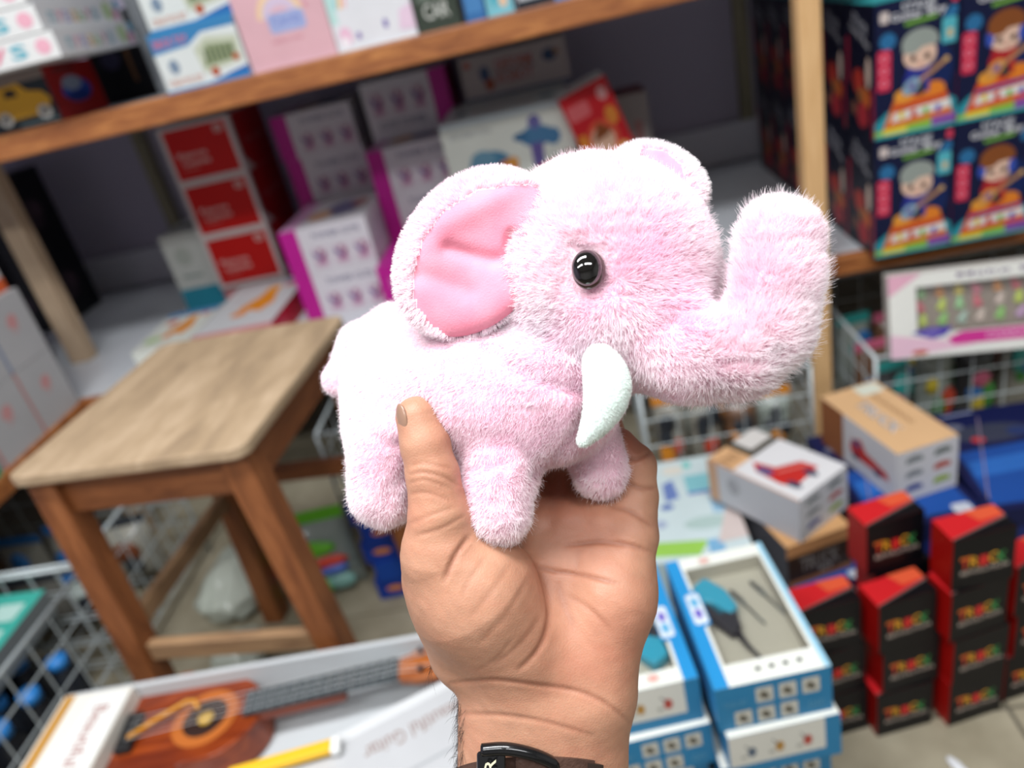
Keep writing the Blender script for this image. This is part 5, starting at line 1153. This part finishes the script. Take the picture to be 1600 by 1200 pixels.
ear2_out = ellip((1028, 284, -20), (76, 60, 24), ((0.62, 0.66, -0.35), (0.75, -0.6, 0.3), (0, 0, 1)))
ear2_bowl = ellip((1028, 292, 30), (60, 44, 36), ((0.62, 0.66, -0.35), (0.75, -0.6, 0.3), (0, 0, 1)))
def ear2_f(p): return smax(ear2_out(p), -ear2_bowl(p), 10 * KP)
elo = np.array([PT(930, 600, 0)[0], PT(800, 180, 0)[1], depth_of(70)]); ehi = np.array([PT(1140, 600, 0)[0], PT(800, 390, 0)[1], depth_of(-110)])
v, q, ins = ear_part(ear2_f, elo, ehi, [(1000, 232), (1040, 236), (1064, 258), (1080, 300), (1080, 340), (1000, 330)], [])
v1, q1, _ = compact(v, q[~ins]); v2, q2, _ = compact(v, q[ins])
ear = toy_mesh('ear', v1, q1, M_SKIN_CLOTH); toy_mesh('inner_ear', v2, q2, M_INNER, ear)
def comb_ear2(p, n):
    px = px_of(p); c = np.stack([px[:, 0] - 1000, px[:, 1] - 320, np.zeros(len(p))], 1); return c / (np.linalg.norm(c, axis=1)[:, None] + 1e-6) * 0.8
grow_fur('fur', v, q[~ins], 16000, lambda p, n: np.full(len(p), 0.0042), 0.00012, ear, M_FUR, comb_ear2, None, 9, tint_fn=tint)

# tusk
_tc = spline([(936, 562, 194), (945, 582, 200), (949, 605, 205), (945, 630, 206), (934, 655, 205), (922, 675, 202), (910, 691, 199)], 3); _tr = np.interp(np.linspace(0, 6, len(_tc)), range(7), (23, 31, 34, 30, 22, 14, 7))
tusk_f = union([(cone(tuple(_tc[k]), _tr[k], tuple(_tc[k + 1]), _tr[k + 1]), 5 if k else 0) for k in range(len(_tc) - 1)])
tlo = np.array([PT(880, 600, 200)[0], PT(800, 520, 200)[1], depth_of(260)]); thi = np.array([PT(1010, 600, 200)[0], PT(800, 715, 200)[1], depth_of(150)])
v, q = surface_nets(tusk_f, tlo, thi, 0.0010); v = snap(tusk_f, v, 2)
tusk = toy_mesh('tusk', v, q, M_TUSK); tusk['label'] = 'short curved off-white tusk'
grow_fur('fuzz', v, q, 9000, lambda p, n: np.full(len(p), 0.0011), 0.00011, tusk, M_FUZZ, lambda p, n: np.tile([0.0, 0.4, 0.0], (len(p), 1)), None, 12, clump=0.35)

# eye: glossy black dome in a brown rim
def eye_at(c, rx, ry, nrm, name='eye'):
    n = np.array(nrm, float); n /= np.linalg.norm(n)
    f = ellip(c, (rx, ry, 17), (np.cross([0, 1, 0], n), np.cross(n, np.cross([0, 1, 0], n)), n))
    C = PT(*c); r = RR(max(rx, ry) + 12, c[2]); v, q = surface_nets(f, C - r, C + r, 0.0005); v = snap(f, v, 2)
    e = toy_mesh(name, v, q, mat_plain('eye_black', '#060505', 0.06, 0.6, coat=1.0)); e['label'] = 'glossy black plastic eye'
    g = ellip((c[0] + 3, c[1] + 3, c[2] - 4), (rx + 3, ry + 3, 13), (np.cross([0, 1, 0], n), np.cross(n, np.cross([0, 1, 0], n)), n))
    v, q = surface_nets(g, C - r, C + r, 0.0006); v = snap(g, v, 2)
    toy_mesh('rim', v, q, mat_plain('eye_brown', '#3a2620', 0.12, 0.6, coat=1.0), e)
eye_at((917, 419, 188), 24, 29, (0.10, -0.10, -1))
eye_at((1084, 418, -44), 24, 29, (0.85, -0.05, 0.52))

# ------------------------------------------------------------------ the hand
HAND_O = to_world(PT(850, 1190, 0)[None])[0]
person = empty('person', HAND_O)
tag(person, 'bare left hand reaching up, palm forward, thumb and fingers gripping the elephant', 'person')
def flesh(lst): return union(lst)
hand_f = flesh([
    # wrist and forearm
    (cone((786, 1340, -10), 72, (790, 1110, 8), 74), 0), (cone((902, 1340, -10), 74, (906, 1100, 4), 78), 60),
    (cone((845, 1340, -10), 84, (848, 1090, 4), 88), 40),
    # ball of the thumb
    (cone((800, 1010, 34), 86, (742, 925, 66), 90), 46), (cone((742, 925, 66), 88, (692, 860, 88), 60), 40),
    (cone((720, 1020, 10), 50, (690, 900, 50), 56), 40),
    # heel below the little finger, middle of the palm
    (cone((918, 1060, 10), 72, (955, 930, 12), 66), 46), (cone((955, 930, 10), 66, (985, 840, -2), 42), 30),
    (cone((860, 1020, -20), 80, (868, 900, -30), 66), 50),
    (cone((868, 900, -34), 62, (838, 828, -40), 42), 30), (cone((880, 890, -34), 62, (890, 822, -36), 43), 24), (cone((920, 890, -22), 62, (942, 824, -26), 43), 24),
    # thumb
    (cone((692, 862, 92), 60, (688, 812, 104), 49), 22), (cone((688, 812, 104), 48.5, (676, 742, 106), 41), 10), (cone((676, 742, 106), 41.5, (664, 694, 104), 38), 7), (cone((664, 694, 104), 38, (651, 652, 101), 33), 8),
    # fingers, curled behind the toy
    (cone((838, 828, -46), 42, (842, 756, -128), 37), 12), (cone((842, 756, -128), 37, (852, 672, -126), 33), 8), (cone((852, 672, -126), 33, (868, 612, -112), 28), 8),
    (cone((890, 822, -42), 43, (898, 752, -122), 38), 12), (cone((898, 752, -122), 38, (908, 662, -108), 33), 8), (cone((908, 662, -108), 33, (918, 604, -92), 28), 8),
    (cone((942, 824, -26), 43, (944, 748, -78), 37), 12), (cone((944, 748, -78), 37, (942, 676, -88), 32), 8), (cone((942, 676, -88), 32, (936, 626, -74), 28), 8),
    (cone((985, 836, -4), 41, (991, 776, -22), 37), 12), (cone((991, 776, -22), 37, (991, 728, -28), 33.5), 6), (cone((991, 728, -28), 33.5, (966, 696, -34), 28), 8)])
hlo = np.array([PT(560, 600, 0)[0], PT(800, 560, -150)[1], depth_of(210)]); hhi = np.array([PT(1080, 600, 0)[0], PT(800, 1330, 0)[1], depth_of(-200)])
hv, hq = surface_nets(hand_f, hlo, hhi, 0.0014)
hv = snap(hand_f, hv, 2); hv, hq = subdivide(hv, hq); hv = snap(hand_f, hv, 1)
HAND_LINES = [  # (crease in the picture, depth, width)
    ([(822, 868), (850, 895), (862, 940), (856, 985), (838, 1020), (812, 1046)], 5.5, 5), ([(735, 838), (712, 868), (694, 908)], 5, 5),
    ([(828, 872), (860, 888), (905, 896), (966, 912)], 4.0, 4.5), ([(885, 850), (930, 846), (975, 850), (1016, 862)], 4.0, 4.5),
    ([(885, 930), (925, 955), (955, 985)], 2.0, 5), ([(872, 905), (880, 940), (900, 985)], 2.2, 6),
    ([(705, 1068), (770, 1064), (838, 1072), (900, 1080), (945, 1098), (982, 1128)], 3.5, 4), ([(712, 1115), (780, 1118), (850, 1128), (925, 1150)], 2.4, 4),
    ([(640, 742), (660, 738), (690, 744), (716, 758)], 2.2, 3.5), ([(638, 755), (664, 750), (700, 762)], 1.6, 3), ([(640, 772), (666, 770), (704, 782)], 1.4, 3),
    ([(640, 728), (664, 724), (706, 732)], 1.4, 3), ([(648, 838), (690, 826), (726, 806)], 1.8, 4), ([(636, 820), (670, 806), (712, 792)], 1.4, 4),
    ([(965, 712), (992, 718), (1018, 706)], 4.2, 4.2), ([(975, 752), (1000, 762), (1028, 762)], 3.8, 4.2), ([(950, 790), (985, 800), (1018, 820)], 3.2, 4),
    ([(760, 870), (735, 905), (722, 930)], 1.2, 5), ([(800, 880), (760, 935), (735, 965)], 1.2, 6), ([(828, 905), (792, 960), (750, 1005)], 1.3, 6),
    ([(848, 960), (815, 1005), (770, 1040)], 1.6, 5), ([(800, 1000), (775, 1030), (745, 1048)], 1.3, 4), ([(905, 850), (900, 880), (890, 905)], 1.5, 7)]
hn = grad(hand_f, hv)
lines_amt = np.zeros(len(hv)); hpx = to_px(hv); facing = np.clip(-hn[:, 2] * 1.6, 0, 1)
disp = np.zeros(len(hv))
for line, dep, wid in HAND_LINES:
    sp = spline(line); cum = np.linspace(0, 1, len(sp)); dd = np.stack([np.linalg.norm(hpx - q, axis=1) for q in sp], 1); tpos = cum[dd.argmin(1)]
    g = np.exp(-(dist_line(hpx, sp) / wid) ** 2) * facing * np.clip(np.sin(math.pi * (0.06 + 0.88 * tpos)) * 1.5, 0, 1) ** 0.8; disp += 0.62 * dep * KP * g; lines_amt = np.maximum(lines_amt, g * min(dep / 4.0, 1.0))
disp += wobble(hv, 500, 41)[:, 0] * 0.00010
for (x, y, rx, ry, dep) in ((872, 905, 46, 60, 11), (700, 832, 40, 26, 3), (915, 848, 24, 30, 3), (962, 850, 20, 28, 3), (845, 1085, 90, 26, 4)): disp += dep * KP * np.exp(-((hpx[:, 0] - x) / rx) ** 2 - ((hpx[:, 1] - y) / ry) ** 2) * facing
hv = hv - hn * disp[:, None]
hm = np_mesh('hand', to_world(hv) - HAND_O, hq)
ca = hm.attributes.new('skin', 'FLOAT_COLOR', 'POINT')
def skin_cols():
    base = np.array(lin('#b4856b')[:3]); red = np.array(lin('#b0705a')[:3]); dark = np.array(lin('#8a5440')[:3]); pale = np.array(lin('#c09379')[:3])
    n = wobble(hv, 90, 51)[:, 0] * 0.5 + wobble(hv, 300, 52)[:, 0] * 0.25
    c = base + (pale - base) * np.clip(n, 0, 1)[:, None]
    rs = np.clip(-n * 0.6, 0, 0.7)
    for (x, y, r, a) in ((975, 690, 40, 0.9), (930, 830, 70, 0.45), (980, 980, 60, 0.35), (900, 1010, 80, 0.3), (690, 690, 30, 0.25), (850, 900, 40, 0.3), (860, 770, 60, 0.7), (715, 860, 30, 0.2)):
        rs = rs + a * np.exp(-((hpx[:, 0] - x) ** 2 + (hpx[:, 1] - y) ** 2) / r ** 2)
    c = c + (red - c) * np.clip(rs, 0, 1)[:, None]
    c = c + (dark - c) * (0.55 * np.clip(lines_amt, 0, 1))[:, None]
    return np.concatenate([c, np.ones((len(c), 1))], 1)
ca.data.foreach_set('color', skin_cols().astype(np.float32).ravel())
def mat_skin():
    m = bpy.data.materials.new('skin'); nt, b = nodes_of(m)
    at = nt.nodes.new('ShaderNodeAttribute'); at.attribute_name = 'skin'
    tc = nt.nodes.new('ShaderNodeTexCoord'); n1 = nt.nodes.new('ShaderNodeTexNoise'); n1.inputs['Scale'].default_value = 170; n1.inputs['Detail'].default_value = 6
    mp = nt.nodes.new('ShaderNodeMapRange'); mp.inputs[3].default_value = 0.88; mp.inputs[4].default_value = 1.10
    mx = nt.nodes.new('ShaderNodeMix'); mx.data_type = 'RGBA'; mx.blend_type = 'MULTIPLY'; mx.inputs[0].default_value = 1
    nt.links.new(tc.outputs['Object'], n1.inputs['Vector']); nt.links.new(n1.outputs['Fac'], mp.inputs[0])
    nt.links.new(at.outputs['Color'], mx.inputs[6]); nt.links.new(mp.outputs[0], mx.inputs[7]); nt.links.new(mx.outputs[2], b.inputs['Base Color'])
    b.inputs['Roughness'].default_value = 0.48; b.inputs['Specular IOR Level'].default_value = 0.35
    b.inputs['Subsurface Weight'].default_value = 0.22; b.inputs['Subsurface Radius'].default_value = (1.0, 0.35, 0.2); b.inputs['Subsurface Scale'].default_value = 0.004
    vo = nt.nodes.new('ShaderNodeTexVoronoi'); vo.inputs['Scale'].default_value = 1300; n2 = nt.nodes.new('ShaderNodeTexNoise'); n2.inputs['Scale'].default_value = 520; n2.inputs['Detail'].default_value = 6
    ad = nt.nodes.new('ShaderNodeMath'); ad.operation = 'ADD'
    nt.links.new(tc.outputs['Object'], vo.inputs['Vector']); nt.links.new(tc.outputs['Object'], n2.inputs['Vector'])
    nt.links.new(vo.outputs['Distance'], ad.inputs[0]); nt.links.new(n2.outputs['Fac'], ad.inputs[1])
    bp = nt.nodes.new('ShaderNodeBump'); bp.inputs['Strength'].default_value = 0.16; bp.inputs['Distance'].default_value = 0.0005
    nt.links.new(ad.outputs[0], bp.inputs['Height']); nt.links.new(bp.outputs[0], b.inputs['Normal'])
    return m
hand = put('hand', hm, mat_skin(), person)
# thumb nail, seen edge-on at the outer side of the thumb
nail_f = ellip((628, 656, 119), (16, 26, 5), (np.cross([0.16, 1, 0], [-0.80, 0.1, -0.6]), (0.2, 1, -0.05), (0, 0, 1)))
C = PT(628, 656, 119); v, q = surface_nets(nail_f, C - 0.010, C + 0.010, 0.0005); v = snap(nail_f, v, 2)
nm = np_mesh('thumbnail', to_world(v) - HAND_O, q); put('thumbnail', nm, mat_plain('nail', '#93735f', 0.28, 0.5), person)
# dark hair along the outer edge of the wrist
r = np.random.default_rng(5); N = 420; ok = (hpx[:, 1] > 1040) & (hpx[:, 1] < 1290) & (hn[:, 0] < -0.82) ; cand = np.where(ok)[0]
sel = r.choice(cand, N); root = hv[sel]; nn = hn[sel]; K = 5; P = np.empty((N, K, 3)); L = r.uniform(0.004, 0.009, N)
dirn = nn * 0.55 + np.array([0, 0.75, 0.25]) + r.normal(size=(N, 3)) * 0.3; dirn /= np.linalg.norm(dirn, axis=1)[:, None]
for k in range(K): u = k / (K - 1); P[:, k] = root + dirn * (L * u)[:, None] + np.array([0.25, 0.3, 0]) * (L * u * u)[:, None]
hc = bpy.data.hair_curves.new('arm_hair'); hc.add_curves([K] * N); hc.attributes['position'].data.foreach_set('vector', (to_world(P.reshape(-1, 3)) - HAND_O).astype(np.float32).ravel())
ra = hc.attributes.get('radius') or hc.attributes.new('radius', 'FLOAT', 'POINT'); ra.data.foreach_set('value', np.tile(np.array([1, .9, .7, .5, .2]) * 0.00006, N).astype(np.float32))
o = put('arm_hair', hc, None, person); hc.materials.append(mat_plain('dark_hair', '#2a211c', 0.5)); o['kind'] = 'stuff'

# ------------------------------------------------------------------ wristwatch strap
WO = to_world(PT(845, 1230, 80)[None])[0]
watch = empty('wristwatch', WO); tag(watch, 'brown leather watch strap with black buckle on the wrist', 'watch')
def wloc(p): return to_world(np.asarray(p)) - WO
def band(name, x0, x1, ang0, ang1, a, b, y0, y1, th, mat, parent=watch, n=72, arch=26, cx=846, rb=0.0):
    """strip around the wrist between two angles (0 = little-finger side, 90 = towards the lens)"""
    vs = []; ks = np.linspace(ang0, ang1, n)
    for t in ks:
        ct, st = math.cos(math.radians(t)), math.sin(math.radians(t))
        for (dr, yy) in ((0, y0), (th, y0 + 2), (th, y1 - 2), (0, y1)):
            w = (b + dr) * st; vs.append(PT(cx + (a + dr) * ct * (1 - 0.0), yy - arch * max(st, -0.3), -2 + w) * 1.0)
    q = []
    for i in range(n - 1):
        for k in range(4): q.append((i * 4 + k, i * 4 + (k + 1) % 4, (i + 1) * 4 + (k + 1) % 4, (i + 1) * 4 + k))
    q.append((0, 3, 2, 1)); e = (n - 1) * 4; q.append((e, e + 1, e + 2, e + 3))
    return put(name, np_mesh(name, wloc(vs), np.array(q), False), mat, parent)
M_STRAP = mat_plain('strap_leather', '#4a342b', 0.55, 0.4, noise=0.25, scale=300, bump=0.4)
M_BUCK = mat_plain('buckle_black', '#17181a', 0.22, 0.6, metal=0.5, coat=0.6)
band('strap', 0, 0, 0, 360, 131, 89, 1206, 1300, 9, M_STRAP)
band('strap_tip', 0, 0, 55, 106, 138, 98, 1208, 1298, 8, M_STRAP)
band('keeper_loop', 0, 0, 50, 60, 142, 104, 1212, 1310, 9, mat_plain('loop_leather', '#2e241f', 0.5), arch=24)
bk = empty('buckle'); bk.parent = watch
def bar(pts, r, name='frame', rec=None):
    mb = MB(); mb.tube([Vector(wloc(PT(*p)[None])[0]) for p in spline(pts, 5)], r, 10); return mb.build(name, M_BUCK, bk)
_pl = [PT(x, y, w)[None] for (x, y, w) in ((745, 1174, 110), (790, 1170, 118), (790, 1272, 120), (745, 1274, 112), (745, 1174, 94), (790, 1170, 102), (790, 1272, 104), (745, 1274, 96))]
bevel_obj(MB().add([tuple(wloc(q)[0]) for q in _pl], [(0, 1, 2, 3), (7, 6, 5, 4), (0, 4, 5, 1), (1, 5, 6, 2), (2, 6, 7, 3), (3, 7, 4, 0)]).build('plate', M_BUCK, bk), 0.0012, 3)
bar([(754, 1172, 105), (790, 1170, 112), (830, 1178, 110), (862, 1192, 100), (868, 1206, 94)], 0.0026)
bar([(754, 1270, 105), (790, 1270, 112), (830, 1272, 110), (866, 1275, 96)], 0.0026)
pm = MB(); a = Art().text('R', 0.5, 0.5, 1, 1, '#e8e4c0', 90)
O_, U_, V_ = (wloc(PT(*p)[None])[0] for p in ((757, 1204, 120), (775, 1204, 120), (757, 1186, 120)))
art_onto(pm, a, O_, U_ - O_, V_ - O_); pm.build('letter', mat_card(), bk)
